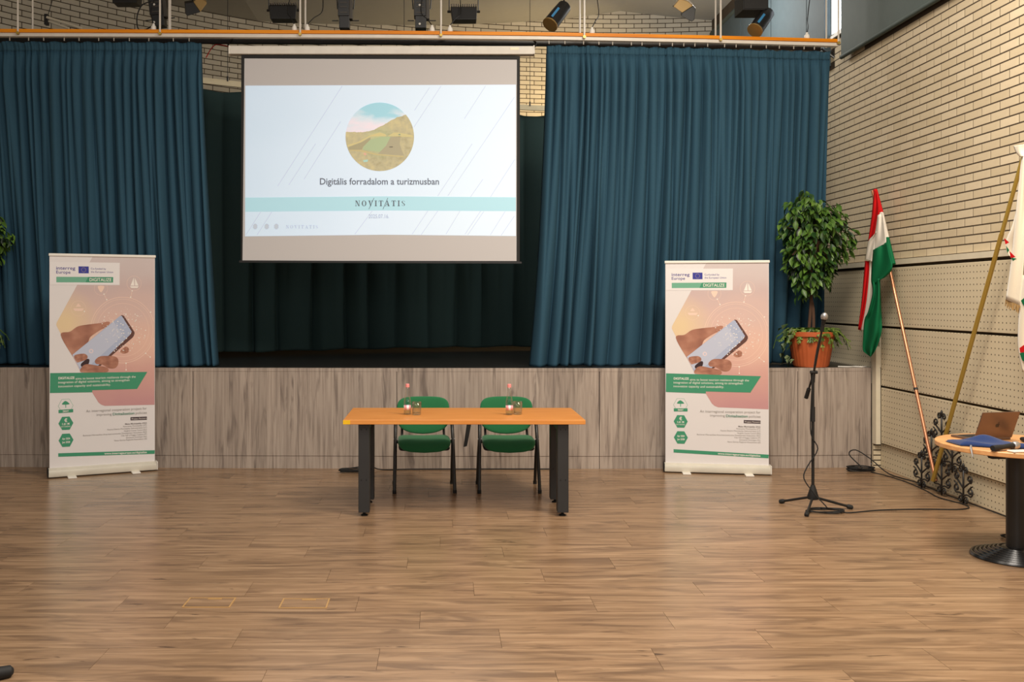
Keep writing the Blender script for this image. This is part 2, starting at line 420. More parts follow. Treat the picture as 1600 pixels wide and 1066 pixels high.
# perforated panels
def panel(x0, y0, y1, z0, z1, parent=wall_r, nm='perforated_panel'):
    return B().box(x0, WX+0.016, y0, y1, z0, z1).obj(nm, M['peg'], parent, bevel=0.004)
zz = [0.255, 0.838, 1.442, 2.045]
for i in range(3):
    panel(4.452, 2.0, 9.725, zz[i]+0.010, zz[i+1]-0.012)
    if i: panel(4.468, 9.86, 13.5, zz[i]+0.010, zz[i+1]-0.012)
panel(4.484, 2.0, 9.80, 0.0, 0.250, nm='dado_board')
B().box(4.446, WX+0.016, 2.0, 13.5, 2.062, 2.112).obj('cream_rail', M['cream'], wall_r)
B().box(4.405, 4.4515, 9.735, 9.825, 0.25, 1.24).obj('cream_post', M['cream'], wall_r)
B().box(4.41, 4.4835, 9.80, 9.84, 0.0, 0.25).obj('corner_dado', M['peg'], wall_r)
B().box(4.44, 4.452, 9.728, 9.85, 1.03, 2.05).obj('corner_post', M['cream'], wall_r)
# window gap and blinds on the clerestory
t = NT('daylight_pane', 0.2); t.col((0.8, 0.88, 1, 1)); t.emit((0.86, 0.93, 1.0, 1), 2.6); M['pane'] = t.m
win = struct(B().box(WX+0.010, WX+0.025, 10.352, 11.098, 4.742, 6.118).obj('window_1', M['pane']))
B().box(WX-0.005, WX+0.03, 10.352, 11.098, 4.742, 4.77).obj('window_frame', M['white'], win)
B().box(WX-0.03, WX+0.01, 10.352, 11.098, 4.705, 4.74).obj('window_sill', M['white'], win)
B().box(WX-0.075, WX+0.0015, 11.10, 11.235, 4.42, 6.12).obj('window_pier', M['blind'], win)
def blind(y0, y1, zb, label, m, x=4.435):
    t = thing('roller_blind', label, 'blind', (x, (y0+y1)/2, zb), group='roller blinds over the high windows')
    B().box(x, x+0.006, y0, y1, zb+0.03, 6.10).obj('blind_fabric', M[m], t)
    B().tube([(x+0.003, y0, zb+0.02), (x+0.003, y1, zb+0.02)], 0.024, 10).obj('bottom_bar', M['blind_dark'], t, True)
    B().tube([(x+0.02, y0, 6.09), (x+0.02, y1, 6.09)], 0.045, 10).obj('roller_tube', M['blind_dark'], t, True)
    return t
blind(6.0, 10.66, 4.39, 'dark green roller blind hanging over the brick wall at top right', 'blind_dark')
blind(11.24, 11.66, 4.45, 'narrow blue-grey blind beside the bright window gap', 'blind')
blind(11.68, 12.92, 4.45, 'blue-grey roller blind above the stage, second from the window gap', 'blind')
blind(12.94, 14.22, 4.45, 'blue-grey roller blind above the stage, third from the window gap', 'blind')
blind(14.24, 15.8, 4.45, 'blue-grey roller blind above the stage, nearest the back wall', 'blind')
# ------------------------------------------------------------------ curved brick wall behind the stage
ACX, ACY, AR = 3.0, 5.5, 10.6
def arc(th): return (ACX+AR*math.sin(th), ACY+AR*math.cos(th))
b = B(); n = 60; t0, t1 = -1.08, 0.18; vs = []
for i in range(n+1):
    th = t0+(t1-t0)*i/n; x = ACX+(AR+0.0020)*math.sin(th); y = ACY+(AR+0.0020)*math.cos(th)
    x2 = ACX+(AR+0.2)*math.sin(th); y2 = ACY+(AR+0.2)*math.cos(th)
    vs += [(x, y, 0.9), (x, y, 6.9), (x2, y2, 6.9), (x2, y2, 0.9)]
b.add(vs, [(4*i+k, 4*i+4+k, 4*i+4+(k+1)%4, 4*i+(k+1)%4) for i in range(n) for k in range(4)])
wall_b = struct(b.obj('wall_back', M['mortar']))
bm_b = brick_box(BL, None).mesh('brick', M['brick_back'])
cand = []; z = 3.3; r = 0; dth = CL/AR
while z < 6.72:
    th = t0+0.01+(dth/2 if r % 2 else 0)
    while th < t1-0.01: cand.append((th, z)); th += dth
    z += CC; r += 1
def vis_b(th, z):
    x, y = arc(th); px, py = proj((x, y, z))
    return (-12 < px < 1130 and -4 < py < 48) or (318 < px < 382 and 60 < py < 135) or (808 < px < 862 and 60 < py < 175)
ceilz = interp([(-9, 5.85), (-3.8, 5.90), (-2.75, 5.90), (-1.3, 6.07), (2.05, 6.41), (3.0, 6.56), (4.8, 6.33)])
vis = sorted([c for c in cand if vis_b(*c) and c[1] < ceilz(arc(c[0])[0])], key=lambda c: arc(c[0])[1])[:300]; fs_ = set(vis)
q = B()
for th, z in cand:
    x, y = arc(th)
    if (th, z) in fs_: inst('brick', bm_b, wall_b, (x, y, z), (0, 0, -th))
    elif z < ceilz(x)+0.1:
        R = Matrix.Rotation(-th, 3, 'Z')
        q.add([R @ Vector(v)+Vector((x, y, z)) for v in proto.v], proto.f)
tag(q.obj('brick_field', M['brick_back'], wall_b), kind='stuff')
# ceiling above the stage
xs_ = [-9, -3.8, -2.75, -1.3, 2.05, 3.0, 4.8]
b = B(); vs = []
for x in xs_:
    zc = ceilz(x); vs += [(x, 9.0, zc), (x, 17.0, zc), (x, 17.0, zc+0.15), (x, 9.0, zc+0.15)]
b.add(vs, [(4*i+k, 4*i+4+k, 4*i+4+(k+1)%4, 4*i+(k+1)%4) for i in range(len(xs_)-1) for k in range(4)])
struct(b.obj('ceiling', M['ceil']))
struct(B().box(-7.7, -7.5, -4.0, 16.6, 0, 6.2).obj('wall_left', M['cream']))
# ------------------------------------------------------------------ curtains
TY = interp([(-7.5, 9.88), (-4.5, 9.89), (-3.0, 9.91), (-0.6, 9.95), (1.2, 10.02), (2.8, 10.13), (4.3, 10.28)])   # front track line
def pleats(x0, x1, wmin, wmax, amin, amax, rng):
    out = []; x = x0
    while x < x1-1e-6:
        wd = min(rng.uniform(wmin, wmax), x1-x); out.append((x, wd, rng.uniform(amin, amax), rng.uniform(0.35, 0.65))); x += wd
    return out
def pleat_fn(pl):
    starts = [p[0] for p in pl]
    def f(x):
        i = max(0, int(np.searchsorted(starts, x, side='right'))-1); s, wd, a, sk = pl[i]
        t = min(max((x-s)/wd, 0), 1)
        t = 0.5*t/sk if t < sk else 0.5+0.5*(t-sk)/(1-sk)
        return a*max(0.0, math.sin(math.pi*t))**0.62
    return f
def make_curtain(name, label, group, path, xt, xb, z0, z1, m, seed, fine=(0.05, 0.13, 0.06, 0.17), coarse=(0.08, 0.20, 0.07, 0.19), dens=140, hem_wave=0.006, edge=0.0, heading=True, push=None):
    rng = random.Random(seed)
    (x0, x1), (q0, q1) = xt, xb
    t = thing(name, label, 'curtain', ((x0+x1)/2, path((x0+x1)/2), z0), group=group)
    ff = pleat_fn(pleats(x0, x1, *fine, rng)); fc = pleat_fn(pleats(x0, x1, *coarse, rng)); fg = pleat_fn(pleats(x0, x1, 0.025, 0.045, 0.008, 0.016, rng))
    nu = int((x1-x0)*dens); zs = [0, 0.008, 0.03, 0.07, 0.13, 0.2, 0.3, 0.4, 0.5, 0.6, 0.7, 0.8, 0.87, 0.92, 0.95, 0.97, 0.985, 1.0]
    hd = 0.972 if heading else 2.0
    def grid(zs, nm):
        vs = []
        for v in zs:
            for i in range(nu+1):
                u = i/nu; x = x0+(x1-x0)*u; xbv = q0+(q1-q0)*u
                flare = (1-v)**1.6
                X = x*(1-flare)+xbv*flare
                mixf = max(0, min(1, (v-0.15)/0.7))
                a = fc(x)*(1-mixf)+ff(x)*mixf*0.9
                g = max(0, min(1, (v-0.90)/0.075)) if heading else 0
                a = a*(1-0.78*g)+fg(x)*g
                if not heading: a *= (1-0.6*max(0, (v-0.9)/0.1))
                dz = hem_wave*math.sin(9*x)*(1-v) if v < 0.1 else 0
                if not heading and v > 0.985: dz -= 0.035*abs(math.sin(x*6.3))
                sway = 0.012*math.sin(x*23+v*5)*(1-v)
                if heading and v > 0.985: dz -= 0.014*(0.5-0.5*math.cos(x*31+1.5*math.sin(x*5)))
                pb = push(x)*(1-v)**0.6 if push else 0.0
                vs.append((X+sway, path(x)-a+0.10+pb, z0+(z1-z0)*v+dz))
        n = nu+1
        b = B(); b.add(vs, [(j*n+i, j*n+i+1, (j+1)*n+i+1, (j+1)*n+i) for j in range(len(zs)-1) for i in range(nu)])
        o = b.obj(nm, M[m], t, 'all')
        s = o.modifiers.new('thickness', 'SOLIDIFY'); s.thickness = 0.004; s.offset = 1
        return o
    if heading:
        grid([v for v in zs if v <= 0.96]+[hd], 'drape'); grid([hd, 0.98, 0.99, 1.0], 'heading_tape')
    else: grid(zs, 'drape')
    return t
CT = 4.402
lc = make_curtain('stage_curtain', 'blue pleated stage curtain on the left, behind the left banner', 'front stage curtains', TY, (-6.6, -2.505), (-6.6, -2.33), SZ+0.006, CT, 'curtain', 3, push=interp([(-5.0, 0.42), (-4.4, 0.38), (-3.9, 0.10), (-2.3, 0.06)]))
rc = make_curtain('stage_curtain', 'blue pleated stage curtain on the right, beside the brick wall', 'front stage curtains', TY, (1.105, 4.20), (0.92, 4.14), SZ+0.006, CT-0.005, 'curtain', 11, push=interp([(3.2, 0.0), (3.6, 0.2), (4.1, 0.22)]))
glider = B().box(-0.004, 0.004, -0.004, 0.004, -0.02, 0.022).mesh('glider', plain('grey_glider', C(170,164,154), 0.5))
for t, x0, x1, step in ((lc, -5.4, -2.45, 0.21), (rc, 1.12, 4.05, 0.155)):
    x = x0
    while x < x1:
        inst('glider', glider, t, (x, TY(x)-0.005, CT+0.004)); x += step*random.uniform(0.7, 1.3)
RY = interp([(-7, 9.9+0.3), (-5, 10.75), (-2.84, 11.62), (-2.48, 11.85), (-1.2, 12.5), (0, 12.95), (1.07, 13.22), (1.45, 13.32), (3.6, 13.7), (4.4, 13.75)])
rear = dict(m='rear', fine=(0.22, 0.42, 0.05, 0.12), coarse=(0.26, 0.5, 0.07, 0.14), dens=60, heading=False, hem_wave=0.008)
for a, c, sd, lb in ((-5.2, -1.62, 5, 'rear curtain with shade put into its colour, behind the left half of the projection screen'),
                     (-1.68, 0.57, 6, 'rear curtain with shade put into its colour, behind the middle of the stage'),
                     (0.51, 4.2, 8, 'rear curtain with shade put into its colour, by the right front curtain')):
    make_curtain('rear_curtain', lb, 'rear stage curtains', RY, (a, c), (a, c), SZ+0.05, 4.30, seed=sd, **rear)
rail = thing('rear_curtain_rail', 'pale wooden curtain rail along the back of the stage', 'rail', (0, RY(0), 4.36))
pts = [(x, RY(x)+0.01, 4.37) for x in np.linspace(-5.2, 4.2, 30)]
b = B(); vs = []
for x, y, z in pts: vs += [(x, y-0.02, z-0.035), (x, y-0.02, z+0.035), (x, y+0.02, z+0.035), (x, y+0.02, z-0.035)]
n = len(pts); b.add(vs, [(4*i+k, 4*i+4+k, 4*i+4+(k+1)%4, 4*i+(k+1)%4) for i in range(n-1) for k in range(4)])
b.obj('rail_board', plain('pale_rail', C(232,218,182), 0.5), rail)
for x in (-2.62, -0.5, 1.22):
    B().tube([(x, RY(x), 4.40), (x, RY(x), ceilz(x))], 0.004, 5).obj('hanger_wire', M['black'], rail)
    B().tube([(x, RY(x)-0.01, 4.39), (x, RY(x)-0.01, 4.45)], 0.011, 6).obj('wire_clip', M['black'], rail)
# ------------------------------------------------------------------ orange beam, white track, rods
def strip(path, xs, dy0, dy1, z0, z1):
    b = B(); vs = []
    for x in xs:
        y = path(x); vs += [(x, y+dy0, z0), (x, y+dy0, z1), (x, y+dy1, z1), (x, y+dy1, z0)]
    n = len(xs); b.add(vs, [(4*i+k, 4*i+4+k, 4*i+4+(k+1)%4, 4*i+(k+1)%4) for i in range(n-1) for k in range(4)])
    b.f += [(0,1,2,3), tuple(4*(n-1)+k for k in (3,2,1,0))]
    return b
bx = [float(v) for v in np.linspace(-7.2, 4.24, 40)]
beam = thing('curtain_beam', 'varnished orange wooden beam carrying the white curtain track', 'beam', (0, 9.9, 4.46))
strip(TY, bx, -0.045, 0.045, 4.462, 4.496).obj('beam_board', M['beam'], beam)
strip(TY, bx, -0.03, 0.03, 4.425, 4.461).obj('track', M['track'], beam)
ROD = [28, 250, 469, 689, 913, 1126, 1310]
for px in ROD:
    x = (px-PX)/F*9.9
    for _ in range(4): x = (px-PX)/F*(TY(x)-0.05)
    B().tube([(x, TY(x)-0.052, 4.44), (x, TY(x)-0.052, min(6.2, ceilz(x)))], 0.010, 6).obj('rod', M['track'], beam, True)
    B().tube([(x, TY(x)-0.066, 4.452), (x, TY(x)-0.04, 4.452)], 0.016, 8).obj('rod_clip', M['brass'], beam)
bar = thing('black_rail', 'long black steel rail behind the curtain track', 'rail', (0, 10.15, 4.46))
strip(lambda x: TY(x)+0.22, [float(v) for v in np.linspace(-7.2, 4.13, 30)], -0.03, 0.03, 4.425, 4.485).obj('rail_tube', M['black'], bar)
for px in (51, 265, 477, 906, 1118, 1291):
    x = (px-PX)/F*10.15
    for _ in range(4): x = (px-PX)/F*(TY(x)+0.22)
    B().tube([(x, TY(x)+0.22, 4.47), (x, TY(x)+0.22, min(6.2, ceilz(x)))], 0.010 if px != 265 else 0.016, 6).obj('rod', M['track'], bar, True)
b = B(); x = 4.12; y = TY(x)+0.15
b.tube([(x, y, 4.44), (x+0.12, y-0.05, 4.33)], 0.012, 6); b.tube([(x-0.02, y, 4.40), (x+0.10, y-0.05, 4.40)], 0.008, 6); b.tube([(x+0.10, y-0.05, 4.40), (x+0.12, y-0.05, 4.33)], 0.008, 6)
b.obj('end_bracket', M['black'], bar)
# ------------------------------------------------------------------ projection screen
SY = 10.02
def S(px, py, e=0.0): return tuple(W(px, py, SY)+Vector((0, -e, 0)))
scr = thing('projection_screen', 'pull-down projection screen showing a pale title slide above the stage', 'screen', W(594, 410, SY))
c0 = W(360, 79, SY); c1 = W(833, 79.5, SY)
h = B(); r = 0.048
prof = [(-0.05, -0.042), (0.05, -0.042), (0.058, 0.0), (0.045, 0.045), (-0.045, 0.045), (-0.058, 0.0)]
vs = [(c0.x, c0.y+a+0.02, c0.z+z) for a, z in prof]+[(c1.x, c1.y+a+0.02, c1.z+z) for a, z in prof]
h.add(vs, [tuple(range(5, -1, -1)), tuple(range(6, 12))]+[(i, (i+1)%6, 6+(i+1)%6, 6+i) for i in range(6)])
housing = h.obj('housing', M['alu'], scr, bevel=0.006)
for cx in (c0.x-0.006, c1.x+0.006):
    B().box(cx-0.008, cx+0.008, SY-0.036, SY+0.08, c0.z-0.045, c0.z+0.048).obj('end_cap', M['alu'], housing, bevel=0.006)
    sgn = 1 if cx > 0 else -1
    b = B().tube(smooth_path([(cx, SY+0.03, c0.z+0.03), (cx+0.03*sgn, SY+0.06, c0.z+0.09), (cx-0.01*sgn, SY+0.10, 4.47)]), 0.012, 6)
    b.obj('hook', M['black'], housing, True)
p = W(803.5, 77.5, SY); B().box(p.x-0.045, p.x+0.045, SY-0.040, SY-0.034, p.z-0.012, p.z+0.012).obj('nameplate', plain('cream_plate', C(246,232,200), 0.4), housing)
TL, TR, BR, BL_ = (377, 86), (812.5, 88), (812, 411), (376.5, 409)
b = B(); b.prism([TL, TR, BR, BL_], lambda x, y: S(x, y, 0.0), lambda x, y: S(x, y, -0.004))
fab = b.obj('screen_border', M['blackrough'], scr)
t = NT('screen_fabric', 0.75); t.col(C(198,196,198)); M['fabric'] = t.m
fl = B().prism([(382, 91.5), (807.5, 93.5), (807, 408), (379, 407.5)], lambda x, y: S(x, y, 0.003), lambda x, y: S(x, y, 0.001)).obj('screen_fabric', M['fabric'], scr)
B().prism([(374, 407), (815, 409), (815, 412), (374, 410.5)], lambda x, y: S(x, y, 0.012), lambda x, y: S(x, y, -0.012)).obj('bottom_bar', M['black'], scr)
EM = 0.26
def emat(name, c, k=EM):
    t = NT(name, 0.8, 0, 0.1); t.col(c); t.emit((c[0]*0.86, c[1]*1.0, c[2]*1.12, 1), k); return t.m
t = NT('slide_background', 0.8, 0, 0.1)
gx = t.n('ShaderNodeSeparateXYZ', {0: t.coord('Generated')})
c = t.ramp(t.math('ADD', t.math('MULTIPLY', gx.outputs[0], 0.7), t.math('MULTIPLY', t.noise(t.coord('Generated'), 2.0, 1.0), 0.4)), [(0.1, C(200,218,230)), (0.5, C(211,226,238)), (0.95, C(216,229,238))])
t.col(c); t.emit(t.mix(1.0, c, (0.86, 0.97, 1.18, 1), 'MULTIPLY'), EM*1.25); M['slide'] = t.m
B().prism([(383.5, 134), (806, 132.5), (806, 369), (600, 367), (383, 369.5)], lambda x, y: S(x, y, 0.0045), lambda x, y: S(x, y, 0.0032)).obj('slide_background', M['slide'], fl)
B().prism([(383.5, 309), (600, 307), (806, 308.5), (806, 330), (600, 329), (383.5, 331)], lambda x, y: S(x, y, 0.006), lambda x, y: S(x, y, 0.0047)).obj('slide_band', emat('slide_cyan_band', C(176,216,228)), fl)
lm = emat('slide_thin_line', C(192,199,211))
def line(x0, y0, x1, y1, wd=0.36, nm='slide_line', m=None, e=0.0056):
    d = Vector((x1-x0, y1-y0)).normalized(); n_ = Vector((-d.y, d.x))*wd
    B().add([S(x0+n_.x, y0+n_.y, e), S(x1+n_.x, y1+n_.y, e), S(x1-n_.x, y1-n_.y, e), S(x0-n_.x, y0-n_.y, e)], [(0,1,2,3)]).obj(nm, m or lm, fl)
k = 500/1441.0
for x0, y0, x1, y1 in [(475,215,185,665),(468,375,303,635),(355,475,235,660),(868,222,800,325),(920,215,798,400),(1120,215,1025,362),(1250,265,950,710),(1060,475,905,710),(1252,545,1142,715),(1108,635,1052,715),
                       (108,782,42,885),(158,782,92,885),(610,778,532,882),(860,778,790,882),(905,778,830,885),(1005,778,942,882),(1098,778,1028,882),(1112,780,1040,885),(1208,780,1142,885),(1250,800,1190,888)]:
    line(370+x0*k, 60+y0*k, 370+x1*k, 60+y1*k)
# landscape photo in a circle
t = NT('landscape_picture', 0.8, 0, 0.1)
sp = t.n('ShaderNodeSeparateXYZ', {0: t.coord('Generated')}); gx, gz = sp.outputs[0], sp.outputs[2]; gen = t.coord('Generated')
nz = t.noise(gen, 14.0, 4.0); nb = t.noise(t.mapping(gen, (3, 3, 9)), 1.0, 3.0)
sky = t.ramp(t.math('ADD', gz, t.math('MULTIPLY', t.math('SUBTRACT', t.noise(t.mapping(gen, (2, 2, 5)), 1.6, 3.0), 0.5), 0.5)), [(0.62, C(228,220,232)), (0.78, C(206,222,236)), (0.92, C(160,208,226))])
hill = t.ramp(t.math('ADD', t.math('MULTIPLY', nz, 0.6), t.math('MULTIPLY', nb, 0.5)), [(0.3, C(158,150,118)), (0.5, C(180,174,144)), (0.75, C(200,190,148))])
gd = t.n('ShaderNodeVectorMath', {0: gen, 1: (0.50, 0.5, 0.42)}, operation='DISTANCE').outputs['Value']
hill = t.mix(t.ramp(gd, [(0.05, (0.7,0.7,0.7,1)), (0.28, (0,0,0,1))]), hill, C(176,190,148))
hz = t.n('ShaderNodeMapRange', {'Value': gx, 'From Min': 0.25, 'From Max': 0.92, 'To Min': 0.57, 'To Max': 0.82}, interpolation_type='SMOOTHSTEP').outputs[0]
mask = t.math('LESS_THAN', gz, t.math('ADD', hz, t.math('MULTIPLY', t.math('SUBTRACT', nz, 0.5), 0.05)))
c = t.mix(mask, sky, hill); t.col(c); t.emit(c, EM)
B().add([S(593.5+53.5*math.cos(2*math.pi*i/64), 214+53.5*math.sin(2*math.pi*i/64), 0.0064) for i in range(64)], [tuple(range(64))]).obj('slide_picture', t.m, fl)
for pts, cc in (([(104,630),(250,590),(400,505),(520,468),(590,490),(610,516),(400,522),(280,592),(112,655)], C(204,190,138)),
                ([(124,655),(280,597),(400,532),(400,560),(310,650),(290,690),(130,690)], C(166,158,128)), ([(400,560),(520,528),(660,522),(600,640),(520,720),(300,690),(310,650)], C(170,184,146)),
                ([(660,522),(785,520),(775,620),(830,765),(500,742),(520,720),(600,640)], C(170,162,136)), ([(700,470),(760,470),(940,505),(950,530),(620,518)], C(200,188,138)),
                ([(130,692),(290,694),(500,746),(830,772),(825,785),(480,760),(280,715),(135,702)], C(192,178,132)), ([(310,740),(330,725),(355,750),(330,765)], C(214,170,150)), ([(305,825),(370,815),(365,845),(315,850)], C(170,206,196)), ([(640,648),(690,648),(685,662),(645,662)], C(222,196,180)), ([(760,488),(785,488),(785,505),(760,505)], C(206,220,236))):
    B().add([S(530+x*130/1066, 150+y*130/1066, 0.0068) for x, y in pts], [tuple(range(len(pts)))]).obj('slide_field', emat('slide_field', cc), fl)
sm = lambda x, y: S(x, y, 0.0072)
put_text('Digitális forradalom a turizmusban', 500, 686, 288.5, 278.5, sm, 'slide_title', emat('slide_title_grey', C(122,130,143), 0.06), fl, 0.014)
put_text('2025.07.16.', 576, 608, 341, 335, sm, 'slide_date', emat('slide_date_grey', C(180,188,202)), fl, 0.01)
def serif_word(x0, x1, yb, yt, m, nm):      # NOVITATIS in high-contrast serif capitals
    H = yb-yt; n = 9; wd = {'N':1.05,'O':1.0,'V':1.05,'I':0.5,'T':0.95,'A':1.05,'S':0.75}; word = 'NOVITATIS'
    gap = 0.36; tot = sum(wd[c] for c in word)+gap*8; u = (x1-x0)/tot; x = x0; b = B()
    def poly(pts): b.add([S(px, py, 0.0074) for px, py in pts], [tuple(range(len(pts)))])
    for ch in word:
        w_ = wd[ch]*u; X = lambda a: x+a*w_; Yv = lambda v: yb-v*H
        R = lambda a0, a1, v0, v1: poly([(X(a0), Yv(v0)), (X(a1), Yv(v0)), (X(a1), Yv(v1)), (X(a0), Yv(v1))])
        Q = lambda *p: poly([(X(a), Yv(v)) for a, v in p])
        if ch == 'N': R(.12,.20,.05,1); R(.80,.88,0,1); Q((.12,1),(.38,1),(.88,0),(.66,0)); R(0,.34,0,.07); R(0,.2,.93,1); R(.66,1,.93,1)
        elif ch == 'I': R(.25,.75,0,1); R(0,1,0,.07); R(0,1,.93,1)
        elif ch == 'T': R(.36,.64,0,1); R(0,1,.92,1); R(0,.07,.7,.95); R(.93,1,.7,.95); R(.22,.78,0,.07)
        elif ch == 'V': Q((.10,1),(.40,1),(.62,0),(.48,0)); Q((.80,1),(.88,1),(.56,0),(.50,0)); R(0,.48,.93,1); R(.68,1,.93,1)
        elif ch == 'A': Q((.12,0),(.20,0),(.50,1),(.44,1)); Q((.62,0),(.92,0),(.56,1),(.42,1)); R(0,.32,0,.07); R(.52,1,0,.07); R(.3,.7,.3,.37)
        elif ch in 'OS':
            N = 28
            if ch == 'O':
                for i in range(N):
                    a0, a1 = 2*math.pi*i/N, 2*math.pi*(i+1)/N
                    f = lambda a, ro, rv: (.5+ro*math.cos(a), .5+rv*math.sin(a))
                    Q(f(a0,.5,.52), f(a1,.5,.52), f(a1,.24,.46), f(a0,.24,.46))
            else:
                pts = [(.88,.74),(.80,.92),(.5,.98),(.2,.88),(.16,.70),(.36,.56),(.64,.44),(.84,.28),(.78,.10),(.5,.02),(.2,.10),(.12,.28)]
                tk = [.04,.06,.05,.10,.15,.16,.16,.15,.10,.05,.06,.04]
                for i in range(len(pts)-1):
                    (a, v), (a2, v2) = pts[i], pts[i+1]; Q((a-tk[i], v), (a2-tk[i+1], v2), (a2+tk[i+1], v2), (a+tk[i], v))
        x += w_+gap*u
    return b.obj(nm, m, fl)
nv = emat('slide_logo_grey', C(112,124,134), 0.1); nf = emat('slide_faint_grey', C(190,200,212))
serif_word(555, 633, 322.3, 313.6, nv, 'slide_logo'); serif_word(447, 497, 357, 352, nf, 'slide_small_logo')
for a in ((584.5, 309.5, 576.5, 327), (606, 309.5, 598.5, 327)): line(*a, wd=0.4, nm='slide_logo_stroke', m=nv, e=0.0074)
for cx in (399, 417, 432):
    B().add([S(cx+4*math.cos(i*math.pi/8)*(1 if i%2 else .8), 354+4.5*math.sin(i*math.pi/8), 0.0072) for i in range(16)], [tuple(range(16))]).obj('slide_icon', nf, fl)
# ------------------------------------------------------------------ roll-up banners
PM = {}
def pm(name, c, rough=0.55):
    if name not in PM: PM[name] = plain('print_'+name, c, rough, var=0.012, scale=2.0, spec=0.3)
    return PM[name]
def photo_mat():
    t = NT('print_sunset_photo', 0.55, 0, 0.3); g = t.coord('Generated'); s = t.n('ShaderNodeSeparateXYZ', {0: g})
    c = t.ramp(t.math('ADD', s.outputs[2], t.math('MULTIPLY', t.math('SUBTRACT', t.noise(t.mapping(g, (1.5, 1, 4)), 1.5, 3.0), 0.5), 0.22)),
               [(0.0, C(196,146,148)), (0.2, C(208,160,152)), (0.42, C(226,186,170)), (0.62, C(214,184,176)), (0.8, C(200,178,176)), (1.0, C(204,194,194))])
    d = t.n('ShaderNodeVectorMath', {0: t.mapping(g, (1.0, 0, 1.5)), 1: (0.08, 0.0, 0.84)}, operation='DISTANCE').outputs['Value']
    c = t.mix(t.ramp(d, [(0.05, (0.9,0.9,0.9,1)), (0.36, (0,0,0,1))]), c, C(228,204,162))
    t.col(c); return t.m
PHOTO = photo_mat()
def skin_mat():
    t = NT('print_hand', 0.55, 0, 0.3); g = t.coord('Generated')
    t.col(t.ramp(t.noise(t.mapping(g, (1.4, 1, 1.4)), 1.8, 2.0), [(0.3, C(146,98,82)), (0.5, C(170,118,98)), (0.72, C(192,142,120))])); return t.m
SKIN = skin_mat()
def curve_poly(pts, sub=5):
    P = [Vector(p) for p in pts]; n = len(P); out = []
    for i in range(n):
        p0, p1, p2, p3 = P[i-1], P[i], P[(i+1)%n], P[(i+2)%n]
        for k in range(sub):
            t = k/sub; q = 0.5*((2*p1)+(p2-p0)*t+(2*p0-5*p1+4*p2-p3)*t*t+(3*p1-p0-3*p2+p3)*t**3); out.append((q.x, q.y))
    return out
